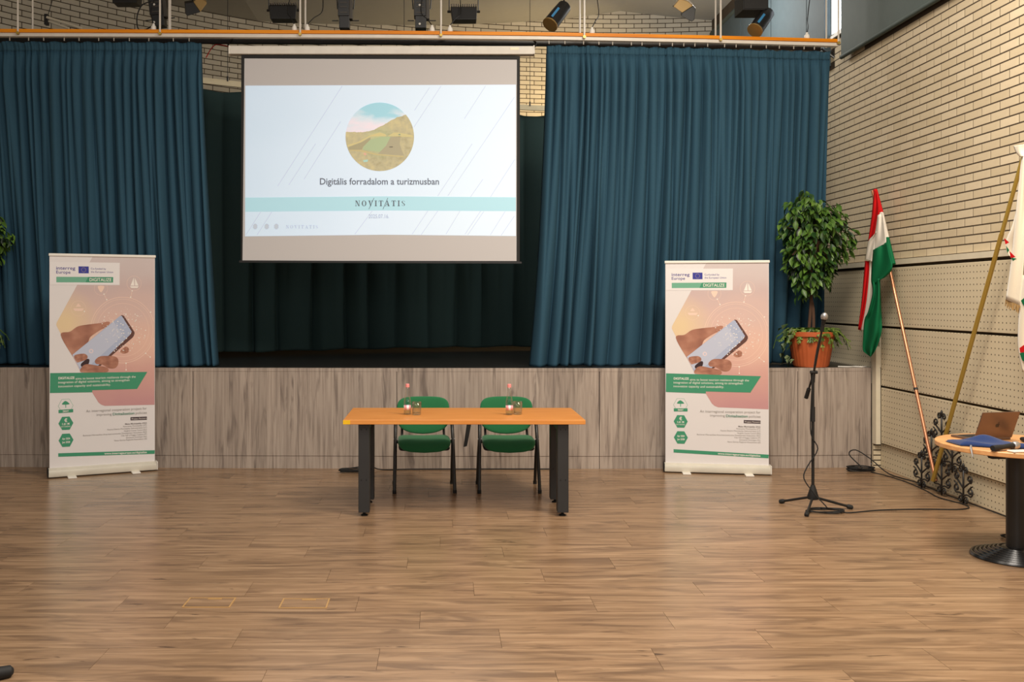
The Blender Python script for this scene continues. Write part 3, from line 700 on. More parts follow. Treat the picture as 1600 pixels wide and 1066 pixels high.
def banner(label, loc, rz, Wd, Ht):
    t = thing('roll_up_banner', label, 'banner', (0,0,0), 0, 'roll-up banners in front of the stage')
    zb, zt = 0.085, Ht
    sheet = B().box(-Wd/2, Wd/2, -0.0015, 0.0015, zb, zt-0.012).obj('banner_sheet', pm('white', C(224,220,221)), t)
    b = B(); prof = [(-0.055,0.012),(-0.06,0.03),(-0.05,0.072),(-0.02,0.092),(0.02,0.092),(0.05,0.072),(0.06,0.03),(0.055,0.012)]; n = len(prof)
    vs = [(-Wd/2-0.015, a, z) for a, z in prof]+[(Wd/2+0.015, a, z) for a, z in prof]
    b.add(vs, [tuple(range(n-1,-1,-1)), tuple(range(n, 2*n))]+[(i,(i+1)%n,n+(i+1)%n,n+i) for i in range(n)])
    cas = b.obj('base_cassette', plain('cream_metal', C(214,208,194), 0.35, 0.2), t, True)
    for s_ in (-1, 1):
        B().box(s_*(Wd/2+0.015)-0.006, s_*(Wd/2+0.015)+0.006, -0.062, 0.062, 0.010, 0.094).obj('end_cap', M['blackrough'] if s_ < 0 else M['alu'], cas, bevel=0.006)
        B().box(s_*Wd*0.30-0.04, s_*Wd*0.30+0.04, -0.15, 0.15, 0.0, 0.013).obj('foot', M['alu'], t, bevel=0.004)
    B().box(-Wd/2-0.008, Wd/2+0.008, -0.013, 0.013, zt-0.026, zt).obj('top_rail', M['white'], t, bevel=0.005)
    B().tube([(0, 0.045, 0.06), (0, 0.03, zt-0.02)], 0.012, 8).obj('support_pole', M['alu'], t, True)
    lay = [0]
    def fm(x, y, e=0.0):                       # sheet units (605-pixel drawing) to sheet surface
        v = (y-62)/(978-62); xl = 66-9*v
        return (((x-xl)/468-0.5)*Wd, -0.0018-e, (zt-0.014)-(zt-0.014-zb)*v)
    def shape(nm, pts, m, e): return B().add([fm(x, y, e) for x, y in pts], [tuple(range(len(pts)))]).obj(nm, m, sheet)
    def ring(cx, cy, r, wd, e, m, nm='printed_ring'):
        N = 48; a = [(cx+r*math.cos(2*math.pi*i/N), cy+r*math.sin(2*math.pi*i/N)) for i in range(N)]
        c = [(cx+(r-wd)*math.cos(2*math.pi*i/N), cy+(r-wd)*math.sin(2*math.pi*i/N)) for i in range(N)]
        keep = [i for i in range(N) if max(a[i][0], a[(i+1)%N][0]) < 529]
        B().add([fm(x, y, e) for x, y in a+c], [(i,(i+1)%N,N+(i+1)%N,N+i) for i in keep]).obj(nm, m, sheet)
    def disc(cx, cy, r): return [(cx+r*math.cos(2*math.pi*i/14), cy+r*math.sin(2*math.pi*i/14)) for i in range(14)]
    gr = pm('green', C(66,146,112)); grl = pm('soft_green', C(112,172,146)); wh = pm('white_ink', C(238,232,226)); blue = pm('eu_blue', C(58,62,150)); vio = pm('violet_blue', C(66,58,140)); grey = pm('grey_ink', C(158,152,148)); fw = pm('faint_white', C(236,206,190))
    shape('printed_photo', [(254,64),(532,64),(526,724),(300,719),(284,713),(272,703),(243,655),(200,575),(96,372),(92,362),(94,352)], PHOTO, 0.0004)
    # rings, icons and dots of the network drawing
    for r_, w_ in ((146, 2.0), (137, 1.2), (118, 1.2)): ring(385, 388, r_, w_, 0.0008, fw)
    ring(437, 182, 33, 1.0, 0.0008, fw); ring(188, 292, 33, 0.9, 0.0008, fw); ring(288, 205, 30, 0.9, 0.0008, fw)
    shape('printed_sailboat', [(432,192),(436,152),(438,192)], wh, 0.001); shape('printed_sailboat', [(441,192),(441,158),(457,192)], wh, 0.001)
    shape('printed_sailboat', [(418,195),(458,195),(452,202),(424,202)], wh, 0.001); shape('printed_sailboat', [(432,192),(421,192),(435,158)], wh, 0.001)
    shape('printed_palm_icon', [(176,285),(188,270),(200,285)], fw, 0.001); shape('printed_palm_icon', [(165,292),(212,292),(205,303),(172,303)], fw, 0.001)
    shape('printed_balloon_icon', curve_poly([(275,195),(302,195),(297,212),(288,222),(279,212)]), fw, 0.001)
    q = B(); rg = random.Random(4)
    def dot(x, y, r): q.add([fm(a, c, 0.0016) for a, c in disc(x, y, r)], [tuple(range(14))])
    for i in range(150):
        a = rg.uniform(0, 6.283); rr = 105*math.sqrt(rg.random()); dot(388+rr*math.cos(a), 385+rr*math.sin(a)*0.95, rg.choice([0.9, 1.3, 1.3, 1.9, 2.4]))
    for x, y in ((313,254),(421,243),(428,215),(301,230),(512,310),(214,305),(487,493),(397,535),(397,564),(508,510)): dot(x, y, 3.0)
    for x, y in ((385,365),(388,402),(390,418),(355,460),(368,450),(383,440),(400,425),(375,385),(362,350),(345,480),(340,352)): dot(x, y, 2.8)
    tag(q.obj('printed_dots', wh, sheet), kind='stuff')
    def ln(x0, y0, x1, y1, w_=0.9):
        d = Vector((x1-x0, y1-y0)).normalized(); n_ = Vector((-d.y, d.x))*w_
        shape('printed_line', [(x0+n_.x,y0+n_.y),(x1+n_.x,y1+n_.y),(x1-n_.x,y1-n_.y),(x0-n_.x,y0-n_.y)], fw, 0.001)
    ln(421,243,428,215); ln(313,254,301,230); ln(487,493,508,510); ln(397,535,397,564)
    # hand and phone
    shape('printed_hand', curve_poly([(110,405),(150,392),(185,370),(230,362),(285,356),(318,350),(326,358),(310,374),(285,386),(262,400),(238,418),(228,440),(205,462),(190,480),(166,492),(158,494)]), SKIN, 0.0010)
    shape('printed_phone_back', [(378,322),(387,324),(393,330),(437,398),(437,410),(428,422),(330,502),(262,561),(230,568)], pm('phone_edge', C(98,66,60)), 0.0011)
    shape('printed_phone_screen', [(160,492),(372,326),(380,326),(424,396),(418,408),(252,560),(202,572),(196,566)], pm('phone_screen', C(172,182,208)), 0.0012)
    shape('printed_phone_glare', [(160,492),(344,352),(384,412),(236,540),(186,545)], pm('phone_glare', C(190,196,216)), 0.0013)
    shape('printed_phone_logo', disc(242, 478, 10), pm('phone_logo', C(224,208,214)), 0.0014); shape('printed_phone_logo', disc(242, 478, 5), pm('phone_glare', C(190,196,216)), 0.0015)
    shape('printed_fingertip', curve_poly([(372,480),(396,462),(410,470),(408,486),(392,492),(378,490)]), SKIN, 0.0013)
    shape('printed_thumb', curve_poly([(168,496),(205,488),(222,494),(226,506),(216,516),(190,524),(178,524)]), SKIN, 0.0016)
    shape('printed_dark_gap', curve_poly([(196,534),(222,512),(234,516),(228,536),(206,548)]), pm('shadow_brown', C(58,40,44)), 0.0014)
    shape('printed_finger', curve_poly([(258,520),(275,504),(300,500),(346,504),(362,518),(360,542),(344,556),(318,554),(290,538),(264,534)]), SKIN, 0.0016)
    shape('printed_finger', curve_poly([(196,568),(200,546),(222,534),(260,540),(312,552),(312,571),(260,571)]), SKIN, 0.0015)
    # logo box
    shape('printed_logo_box', [(66,92),(373,92),(371,190),(65,190)], pm('box_white', C(228,225,226)), 0.0018)
    shape('printed_bar', [(94,156),(343,155),(342,179),(94,180)], grl, 0.0022); shape('printed_bar', [(232,155.5),(343,155),(342,179),(220,179.5)], gr, 0.0024)
    fx = lambda e: (lambda x, y: fm(x, y, e))
    T = lambda s, x0, x1, yb, yc, m, bold=0.0, nm='printed_text', sp=1.0: put_text(s, x0, x1, yb, yc, fx(0.0028), nm, m, sheet, bold, sp)
    T('DIGITALIZE', 238, 335, 174, 160, wh, 0.006)
    T('interreg', 94, 176, 125, 111, vio, 0.008); T('Europe', 94, 155, 142, 129, vio, 0.006)
    shape('printed_eu_flag', [(190,110),(235,110),(235,140),(190,140)], blue, 0.0022)
    q = B()
    for i in range(12):
        a = 2*math.pi*i/12; cx, cy = 212.5+9.5*math.cos(a), 125+9.5*math.sin(a)
        q.add([fm(cx+(1.5 if k%2 else .7)*math.sin(k*math.pi/5), cy+(1.5 if k%2 else .7)*math.cos(k*math.pi/5), 0.0026) for k in range(10)], [tuple(range(10))])
    q.obj('printed_stars', pm('gold', C(214,190,90)), sheet)
    T('Co-funded by', 244, 311, 123, 115, vio); T('the European Union', 244, 343, 137, 129, vio)
    # green band
    shape('printed_band', [(64,568),(494,576),(446,650),(245,648),(245,657),(62,653)], gr, 0.0020)
    T('DIGITALIZE', 99, 168, 596, 586, wh, 0.02); T('aims to boost tourism resilience through the', 173, 440, 600, 590, wh)
    T('integration of digital solutions, aiming to strengthen', 98, 412, 614, 604, wh); T('innovation capacity and sustainability.', 98, 327, 631, 621, wh)
    # icons
    hexa = lambda cx, cy, r: [(cx+r*math.cos(math.pi/3*i), cy+r*math.sin(math.pi/3*i)*1.02) for i in range(6)]
    shape('printed_hexagon_line', hexa(129,711,33), grl, 0.0008); shape('printed_hexagon_inner', hexa(129,711,31.5), pm('white', C(224,220,221)), 0.0012)
    shape('printed_tree_icon', curve_poly([(114,705),(118,696),(128,690),(140,697),(144,705)]), gr, 0.0016); shape('printed_tree_icon', [(127,705),(131,705),(131,719),(127,719)], grl, 0.0016)
    shape('printed_tag', [(98,727),(161,726),(161,740),(98,741)], gr, 0.0018); T('SMART', 116, 142, 738, 730, wh, 0.01)
    for cy in (786, 859): shape('printed_hexagon', hexa(129,cy,32), gr, 0.0014)
    T('€', 122, 135, 780, 766, wh, 0.03); T('1.61 M', 113, 144, 793, 784, wh, 0.02); T('EUR FUNDING', 108, 148, 803, 797, wh)
    T('Apr 2024', 112, 146, 856, 848, wh, 0.02); T('Jun 2028', 112, 146, 871, 863, wh, 0.02)
    # lower text
    T('An interregional cooperation project for', 217, 490, 743, 732, grey); T('improving', 263, 330, 761, 750, grey); T('Digitalisation', 335, 433, 762, 751, pm('dark_green_ink', C(96,140,122)), 0.02); T('policies', 438, 490, 762, 751, grey)
    shape('printed_tag', [(415,774),(490,775),(490,789),(415,788)], pm('dark_plum', C(66,50,58)), 0.0016); T('Project Partners', 420, 488, 785, 778, wh)
    for i, (s, x0) in enumerate([('Mako Municipality (HU)', 390), ('Amarante Municipality (PT)', 380), ('Kaunas District Municipality Administration (LT)', 310), ('Harghita County Council (RO)', 385),
                ('Bucharest Metropolitan Area Intercommunity Development Association (RO)', 203), ('City Hall of Reggio Calabria (IT)', 372), ('Gemeente Groningen (NL)', 394), ('Nova Gorica Regional Association (SI)', 341)]):
        T(s, x0, 489, 806+i*10, 799.5+i*10, pm('dark_grey_ink', C(128,120,118)) if i == 0 else grey, 0.015 if i == 0 else 0)
    shape('printed_bar', [(95,913),(525,927),(524,943),(95,928)], gr, 0.0016)
    vs, fs = text_mesh('www.interregeurope.eu/digitalize', 0.015); m0 = min(v[0] for v in vs); m1 = max(v[0] for v in vs)
    B().add([fm(296+(v[0]-m0)/(m1-m0)*192, 931.5+(v[0]-m0)/(m1-m0)*6-9*v[1]/0.7, 0.0026) for v in vs], fs).obj('printed_text', wh, sheet)
    t.location = loc; t.rotation_euler = (0, 0, rz)
    return t
banner('white and green roll-up banner standing left, angled towards the hall', (-3.335, 9.465, 0), math.radians(25.5), 0.985, 2.165)
banner('white and green roll-up banner standing right, near the microphone stand', (2.722, 9.50, 0), math.radians(-9.5), 0.99, 2.105)

# ------------------------------------------------------------------ orange table
tab = thing('conference_table', 'orange wooden conference table with black box legs', 'table', (0.18, 8.0, 0))
TZ = 0.77
B().box(-0.776, 1.134, 7.56, 8.41, TZ-0.036, TZ).obj('table_top', M['orange'], tab, bevel=0.003)
B().box(-0.7765, -0.72, 7.5585, 7.5605, TZ-0.034, TZ-0.002).obj('yellow_tape', M['yellow'], tab)
for xa in (-0.659, 0.918):
    for ya in (7.60, 8.10):
        leg = B().box(xa, xa+0.088, ya, ya+0.088, 0.030, TZ-0.036).obj('leg', M['table_black'], tab, bevel=0.004)
        B().lathe([(0.0, 0.0), (0.026, 0.0), (0.028, 0.006), (0.012, 0.016), (0.009, 0.032)], (xa+0.044, ya+0.044, 0), 16).obj('foot', M['blackrough'], leg, True)
        b = B()
        for sx in (0.024, 0.064):
            for sz in (0.29, 0.69):
                b.lathe([(0.0, 0.003), (0.006, 0.002), (0.006, 0.0)], (xa+sx, ya, sz), 8, M=Matrix.Rotation(math.pi/2, 3, 'X'))
        b.obj('screws', M['blackrough'], leg)
    B().box(xa+0.02, xa+0.07, 7.688, 8.10, 0.66, TZ-0.036).obj('cross_rail', M['table_black'], tab)
# ------------------------------------------------------------------ chairs
def chair(label, loc, rz):
    t = thing('visitor_chair', label, 'chair', (0,0,0), 0, 'green chairs behind the table')
    def wseat(p):
        p = list(p); p[2] += 0.012*(abs(p[0])/0.24)**2-0.008 - (0.03 if p[1] < -0.16 else 0)*((-p[1]-0.16)/0.07 if p[1] < -0.16 else 0); p[2] -= 0.016*(1-(p[0]/0.24)**2)*(1 if p[2] < 0 else 0.3); return p
    B().quad(0.238, 0.235, 0.048, 0.72, 0.36, 44, 18, (0, 0.20, 0.436), wseat).obj('seat', M['green'], t, 'all')
    B().quad(0.230, 0.225, 0.014, 0.3, 0.32, 36, 8, (0, 0.205, 0.388)).obj('seat_shell', M['blackrough'], t, 'all')
    def wback(p):
        u = p[0]/0.245; p = list(p)
        p[1] -= 0.035*u*u
        if p[2] < 0: p[2] -= (0.060*(1-u*u)-0.045)*min(1, -p[2]/0.1)
        else: p[2] -= 0.008*u*u
        p[1] += 0.12*(p[2]); return p
    B().quad(0.245, 0.028, 0.165, 0.40, 0.42, 40, 18, (0, 0.455, 0.648), wback).obj('backrest', M['green'], t, 'all')
    B().quad(0.238, 0.016, 0.158, 0.35, 0.4, 36, 12, (0, 0.478, 0.648), wback).obj('back_shell', M['blackrough'], t, 'all')
    for s in (-1, 1):
        x = 0.268*s
        B().tube(smooth_path([(x*1.0, 0.0, 0.012), (x*0.985, 0.06, 0.22), (x*0.965, 0.145, 0.47), (x*0.955, 0.24, 0.60), (x*0.93, 0.40, 0.655)], 5), 0.0155, 10).obj('leg', M['black'], t, True)
        B().tube([(x, 0.435, 0.012), (x*0.985, 0.30, 0.30), (x*0.968, 0.155, 0.475)], 0.0145, 10).obj('leg', M['black'], t, True)
        for yy in (0.0, 0.435): B().tube([(x, yy, 0.0), (x, yy, 0.03)], 0.0175, 10).obj('foot_cap', M['blackrough'], t, True)
        B().tube([(0.195*s, 0.40, 0.43), (0.195*s, 0.475, 0.50), (0.195*s, 0.485, 0.58)], 0.012, 8).obj('back_bracket', M['black'], t, True)
        B().tube([(x*0.93, 0.40, 0.655), (0.20*s, 0.49, 0.66)], 0.013, 8).obj('back_joint', M['black'], t, True)
        B().tube([(x*1.03, 0.14, 0.46), (x*0.90, 0.14, 0.46)], 0.009, 8).obj('bolt', M['grille'], t)
    B().tube([(-0.262, 0.15, 0.44), (0.262, 0.15, 0.44)], 0.011, 8).obj('seat_bar', M['black'], t, True)
    B().tube([(-0.262, 0.30, 0.41), (0.262, 0.30, 0.41)], 0.011, 8).obj('seat_bar', M['black'], t, True)
    t.location = loc; t.rotation_euler = (0, 0, rz); return t
ch1 = chair('green padded chair behind the left half of the orange table', (-0.150, 8.51, 0), math.radians(3))
ch2 = chair('green padded chair behind the right half of the orange table', (0.602, 8.51, 0), 0.0)
b = B(); b.obox((0.235, 8.74, 0.52), (0.016, 0, 0.004), (0, 0.008, 0), (0.020, 0, 0.14)); b.v = [(x+(0.014 if z > 0.6 and x > 0.255 else 0), y, z) for x, y, z in b.v]
tab_arm = b.obj('folded_arm', M['blackrough'], ch2, bevel=0.004)
B().tube([(0.275, 8.74, 0.645), (0.346, 8.72, 0.60)], 0.010, 8).obj('arm_bracket', M['black'], ch2, True)
# ------------------------------------------------------------------ bottles and glasses
def bottle(label, x, y):
    t = thing('water_bottle', label, 'bottle', (x, y, TZ), group='water bottles on the table')
    c = (x, y, TZ)
    B().lathe([(0.0,0.002),(0.027,0.002),(0.030,0.008),(0.030,0.095),(0.027,0.120),(0.019,0.165),(0.0145,0.20),(0.0135,0.228),(0.0,0.228)], c, 28).obj('bottle_body', M['glass'], t, 'all')
    B().lathe([(0.0,0.009),(0.026,0.009),(0.026,0.09),(0.022,0.125),(0.0,0.125)], c, 24).obj('water', M['water'], t, 'all')
    B().lathe([(0.0305,0.040),(0.0305,0.078)], c, 28).obj('label', M['pinklabel'], t, 'all')
    B().lathe([(0.0,0.226),(0.016,0.226),(0.0165,0.230),(0.0155,0.252),(0.013,0.254),(0.0,0.254)], c, 24).obj('cap', M['pink'], t, True)
def glass(label, x, y):
    t = thing('drinking_glass', label, 'glass', (x, y, TZ), group='drinking glasses on the table')
    B().lathe([(0.0,0.001),(0.032,0.001),(0.036,0.006),(0.039,0.108),(0.0375,0.108),(0.0345,0.014),(0.0,0.012)], (x, y, TZ), 28).obj('glass_body', M['glass'], t, 'all')
    B().lathe([(0.0,0.0125),(0.034,0.0145),(0.0345,0.02),(0.0,0.018)], (x, y, TZ), 20).obj('glass_base', M['water'], t, 'all')
bottle('water bottle with pink cap before the left green chair', -0.282, 7.92); glass('clear drinking glass beside the left water bottle', -0.205, 7.90)
bottle('water bottle with pink cap before the right green chair', 0.557, 7.90); glass('clear drinking glass beside the right water bottle', 0.628, 7.93)
# ------------------------------------------------------------------ microphone stand
ms = thing('microphone_stand', 'black tripod microphone stand with boom in front of the right banner', 'stand', (3.04, 7.86, 0))
hx, hy = 3.04, 7.86
B().tube([(hx, hy, 0.09), (hx, hy, 1.06)], 0.0125, 10).obj('pole', M['black'], ms, True)
B().lathe([(0.0,0.075),(0.042,0.085),(0.045,0.105),(0.026,0.17),(0.016,0.20),(0.0,0.20)], (hx, hy, 0), 18).obj('hub', M['blackrough'], ms, True)
for fx_, fy_ in ((2.865, 8.09), (3.35, 7.87), (2.895, 7.61)):
    leg = B().tube([(hx, hy, 0.105), (fx_, fy_, 0.018)], 0.0105, 8).obj('leg', M['black'], ms, True)
    d = (Vector((fx_, fy_, 0.018))-Vector((hx, hy, 0.105))).normalized(); e = Vector((fx_, fy_, 0.018))
    B().tube([e-d*0.03, e-d*0.02, e+d*0.015, e+d*0.022], [0.012, 0.018, 0.018, 0.010], 10).obj('rubber_foot', M['blackrough'], leg, True)
B().tube([(hx, hy, 0.72), (hx, hy, 0.84)], 0.018, 10).obj('height_clutch', M['blackrough'], ms, True)
B().tube([(hx, hy, 1.04), (hx, hy, 1.12)], [0.016, 0.020], 10).obj('boom_clutch', M['blackrough'], ms, True)
pv = Vector((hx, hy-0.02, 1.125)); top = W(1285, 512, 7.66); low = W(1259.5, 622, 7.95)
B().tube([low, pv, top], 0.0085, 8).obj('boom', M['black'], ms, True)
B().tube([low-(pv-low).normalized()*0.0, low+(pv-low).normalized()*0.09], 0.017, 10).obj('counterweight', M['blackrough'], ms, True)
B().tube([pv+Vector((-0.028, 0, 0.0)), pv+Vector((0.028, 0, 0.0))], 0.014, 8).obj('wing_knob', M['blackrough'], ms, True)
dm = (W(1289, 490, 7.62)-top).normalized()
B().tube([top-dm*0.03, top+dm*0.02], 0.016, 8).obj('mic_clip', M['blackrough'], ms, True)
mic = thing('microphone', 'silver-headed microphone clipped on the boom of the black stand', 'microphone', top)
B().tube([top-dm*0.01, top+dm*0.05, top+dm*0.075], [0.012, 0.016, 0.021], 12).obj('handle', M['blackrough'], mic, True)
B().tube([top+dm*0.074, top+dm*0.085, top+dm*0.105, top+dm*0.12, top+dm*0.127], [0.023, 0.027, 0.026, 0.017, 0.004], 14).obj('grille', M['grille'], mic, 'all')
def cable(name, label, pts, r=0.0055, m='blackrough', sub=6, cat='cable'):
    return tag(B().tube(smooth_path(pts, sub), r, 6).obj(name, M[m], None, 'all'), label, cat)
zf = 0.007
coil = []
for i in range(34):
    a = i*0.62; rr = 0.13+0.018*math.sin(i*1.7); coil.append((hx+0.06+rr*1.05*math.cos(a), hy-0.10+rr*0.62*math.sin(a), zf+0.0016*i*0.25))
mcab = [tuple(top-dm*0.03), (3.055, 7.82, 1.30), (3.03, 7.835, 1.08), (3.018, 7.842, 0.85), (3.02, 7.85, 0.62), (3.07, 7.835, 0.5), (2.99, 7.84, 0.36), (2.955, 7.83, 0.26), (3.03, 7.80, 0.14), (3.12, 7.76, 0.03)]+coil[::-1]
mcab += [(3.28, 7.71, zf), (3.55, 7.80, zf), (3.9, 7.84, zf), (4.2, 7.83, zf), (4.34, 7.90, zf), (4.36, 8.06, zf), (4.30, 8.3, zf), (4.34, 8.6, zf), (4.36, 9.0, zf), (4.32, 9.35, zf), (4.26, 9.52, zf)]
cable('microphone_cable', 'black microphone cable coiled under the stand and running along the floor', mcab, 0.005, sub=4)
def floor_coil(label, cx, cy, rx, ry, n, tail):
    pts = [(cx+(rx+0.012*math.sin(i*2.1))*math.cos(i*0.6), cy+(ry+0.01*math.cos(i*1.3))*math.sin(i*0.6), zf+0.0012*i) for i in range(n)]
    cable('cable_coil', label, pts+tail, 0.006, sub=4)
floor_coil('coil of black cable on the floor in the right stage corner', 4.18, 9.58, 0.13, 0.07, 40, [(4.10, 9.66, 0.16), (4.18, 9.69, 0.20), (4.30, 9.62, 0.12), (4.38, 9.40, 0.012), (4.43, 9.0, 0.012), (4.42, 8.5, 0.012), (4.43, 8.0, 0.012), (4.44, 7.4, 0.012), (4.40, 7.0, 0.012), (4.25, 6.7, 0.012)])
floor_coil('small coil of black cable on the floor behind the left table leg', -0.88, 9.52, 0.13, 0.05, 28, [(-0.80, 9.60, 0.05), (-0.74, 9.63, 0.09), (-0.69, 9.64, 0.04), (-0.6, 9.66, 0.008), (-0.3, 9.68, 0.008), (0.4, 9.69, 0.008), (1.2, 9.69, 0.008)])
# ------------------------------------------------------------------ round table with laptop
rx, ry, rr = 3.83, 6.40, 0.485
rt = thing('round_table', 'round beech table on a black column base at the right edge', 'table', (rx, ry, 0))
B().lathe([(0.0, 0.728), (rr-0.004, 0.728), (rr, 0.732), (rr, 0.756), (rr-0.004, 0.76), (0.0, 0.76)], (rx, ry, 0), 72).obj('table_top', M['lighttable'], rt, True)
B().tube([(rx, ry, 0.04), (rx, ry, 0.728)], 0.060, 32).obj('column', M['black'], rt, True)
prof = [(0.0, 0.0), (0.272, 0.0), (0.276, 0.006)]; r_ = 0.272; z_ = 0.014
for i in range(7):
    prof += [(r_, z_), (r_-0.006, z_+0.009), (r_-0.014, z_+0.009), (r_-0.020, z_)]; r_ -= 0.026; z_ += 0.008
prof += [(0.075, 0.074), (0.0, 0.074)]
B().lathe(prof, (rx, ry, 0), 56).obj('ribbed_base', plain('glossy_black_base', C(24,23,23), 0.24), rt, True)
B().lathe([(0.0, 0.715), (0.15, 0.715), (0.16, 0.729), (0.0, 0.729)], (rx, ry, 0), 24).obj('top_plate', M['black'], rt, True)
B().box(3.50, 3.585, 6.10, 6.15, 0.705, 0.729).obj('bracket', M['blackrough'], rt)
Z = 0.761
hl = Vector((3.605, 6.50, Z)); hd_ = Vector((0.975, 0.22, 0)).normalized(); pk = Vector((-0.22, 0.975, 0)).normalized(); LW = 0.30
lp = thing('laptop', 'open grey-brown laptop seen from behind on the round table', 'laptop', hl+hd_*LW/2)
cb = hl+hd_*LW/2+pk*0.11
B().obox(cb+Vector((0,0,0.007)), hd_*LW/2, pk*0.105, (0,0,0.007)).obj('laptop_base', M['laptop'], lp, bevel=0.003)
B().obox(cb+pk*0.02+Vector((0,0,0.0145)), hd_*0.125, pk*0.045, (0,0,0.0008)).obj('keyboard', M['blackrough'], lp)
up = (-pk*0.075+Vector((0,0,0.185))); un = up.normalized(); nn = hd_.cross(un)
lc_ = hl+hd_*LW/2+Vector((0,0,0.016))+up/2
if nn.y > 0: nn = -nn
lid = B().obox(lc_, hd_*LW/2, up/2, nn*0.003).obj('laptop_lid', M['laptop'], lp, bevel=0.002)
B().obox(lc_-nn*0.0034, hd_*(LW/2-0.006), up/2*0.93, nn*0.0006).obj('display', M['blackrough'], lid)
ap = curve_poly([(0,0.55),(0.45,0.75),(0.85,0.35),(0.62,0.0),(0.85,-0.40),(0.45,-0.95),(0,-0.78),(-0.45,-0.95),(-0.9,-0.3),(-0.85,0.35),(-0.45,0.75)], 4)
fl_ = lambda e: (lambda a, c: lc_+nn*(0.0032+e)+hd_*a*0.016+un*c*0.017)
B().prism(ap, fl_(0.0006), fl_(0.0)).obj('logo', M['laptop_dark'], lid)
B().prism(curve_poly([(0.05,0.85),(0.35,1.0),(0.45,1.4),(0.12,1.2)], 3), fl_(0.0006), fl_(0.0)).obj('logo_leaf', M['laptop_dark'], lid)
# folded navy cloth
b = B(); nu, nv = 34, 20; vs = []
for j in range(nv+1):
    for i in range(nu+1):
        u, v = i/nu, j/nv
        X = 3.395+0.37*u+0.05*(1-v)*u; Yc = 6.20+0.23*v-0.075*u+0.018*math.sin(5*u+2)+0.06*(1-u)*(1-0.6*v)
        e = min(1, min(u, 1-u)*10, min(v, 1-v)*8)
        hgt = 0.022*math.sqrt(max(e, 0))+0.010*e*math.sin(9*u+4*v)*0.6+0.032*e*math.exp(-((u-0.52)/0.22)**2-((v-0.85)/0.28)**2)
        vs.append((X, Yc, Z+0.002+max(0, hgt)))
n = nu+1
b.add(vs, [(j*n+i, j*n+i+1, (j+1)*n+i+1, (j+1)*n+i) for j in range(nv) for i in range(nu)])
o = b.obj('folded_cloth', M['navy'], None, 'all'); s = o.modifiers.new('thickness', 'SOLIDIFY'); s.thickness = 0.003; s.offset = 1
tag(o, 'navy blue folded cloth bag in front of the laptop', 'cloth')
# handheld microphone and phone
a0 = Vector((3.475, 6.055, Z+0.019)); a1 = Vector((3.665, 6.135, Z+0.026)); d = (a1-a0).normalized()
hm = thing('handheld_microphone', 'black handheld microphone lying on the round table', 'microphone', a0)
B().tube([a0, a0+d*0.04, a0+d*0.10, a1-d*0.02], [0.018, 0.019, 0.015, 0.018], 14).obj('handle', M['blackrough'], hm, True)
B().tube([a1-d*0.021, a1-d*0.012, a1+d*0.012, a1+d*0.03, a1+d*0.037], [0.020, 0.026, 0.026, 0.018, 0.004], 16).obj('grille', M['grille'], hm, 'all')
tag(B().obox((3.64, 6.03, Z+0.006), (0.075, 0.012, 0), (-0.005, 0.033, 0), (0, 0, 0.005)).obj('white_phone', M['phone'], None, bevel=0.004), 'flat white phone beside the handheld microphone', 'phone')
tag(B().quad(0.03, 0.05, 0.016, 0.7, 0.7, 24, 10, (3.925, 6.44, Z+0.018)).obj('computer_mouse', M['blackrough'], None, 'all'), 'dark computer mouse at the right of the laptop', 'mouse')
pn = W(1478, 689, 6.12); tag(B().tube([(3.405, 6.175, Z+0.02), (3.400, 6.165, Z-0.0+0.004), (3.395, 6.135, Z-0.05)], [0.006, 0.007, 0.004], 8).obj('lanyard_end', M['grille'], None, True), 'small silver zip end hanging from the navy cloth', 'tassel')
cable('laptop_cable', 'black cable hanging from the round table beside its column', [(3.98, 6.44, Z+0.006), (4.20, 6.28, Z+0.006), (4.325, 6.24, 0.75), (4.35, 6.24, 0.60), (4.30, 6.45, 0.40), (4.22, 6.6, 0.15), (4.15, 6.75, 0.012), (4.2, 6.95, 0.012), (4.05, 6.95, 0.012), (4.08, 6.8, 0.02), (4.22, 6.85, 0.02)], 0.006)
cable('hanging_cable', 'short black cable looping under the round table top', [(3.86, 6.50, 0.71), (3.93, 6.18, 0.66), (3.98, 6.10, 0.60), (4.08, 6.12, 0.57), (4.15, 6.2, 0.70)], 0.005)
# ------------------------------------------------------------------ wrought-iron flag stand, two flags
FX = 4.375
st = thing('flag_stand', 'black wrought-iron scrollwork flag stand against the perforated wall', 'stand', (FX, 8.4, 0))
def spiral(cy, cz, r0, turns, a0, sgn, n=20):
    return [(0, cy+r0*(1-0.72*k/n)*math.cos(a0+sgn*2*math.pi*turns*k/n), cz+r0*(1-0.72*k/n)*math.sin(a0+sgn*2*math.pi*turns*k/n)) for k in range(n+1)]
b = B(); r5 = 0.0085
b.tube([(0,0,0),(0,0,0.30)], r5, 6); b.tube([(0,0,0.285),(0,0,0.315),(0,0,0.335)], [0.013,0.012,0.001], 6)
for s in (-1, 1):
    def mir(p): return [(x, s*y, z) for x, y, z in p]
    b.tube(mir(spiral(0.036, 0.035, 0.032, 1.15, math.pi*0.95, -1)), 0.0075, 6)
    b.tube(mir(smooth_path([(0,0.0,0.07),(0,0.045,0.085),(0,0.095,0.08)], 4)+spiral(0.092, 0.115, 0.036, 1.2, -math.pi/2, 1)), 0.0075, 6)
    b.tube(mir(smooth_path([(0,0.0,0.13),(0,0.05,0.165),(0,0.09,0.19)], 4)+spiral(0.085, 0.215, 0.032, 1.2, -math.pi/3, 1)), 0.0075, 6)
    b.tube(mir(spiral(0.034, 0.275, 0.030, 1.2, math.pi, -1)), 0.0075, 6)
    b.tube(mir([(0,0.09,0.145),(0,0.122,0.165),(0,0.134,0.168)]), [0.007,0.006,0.002], 6)
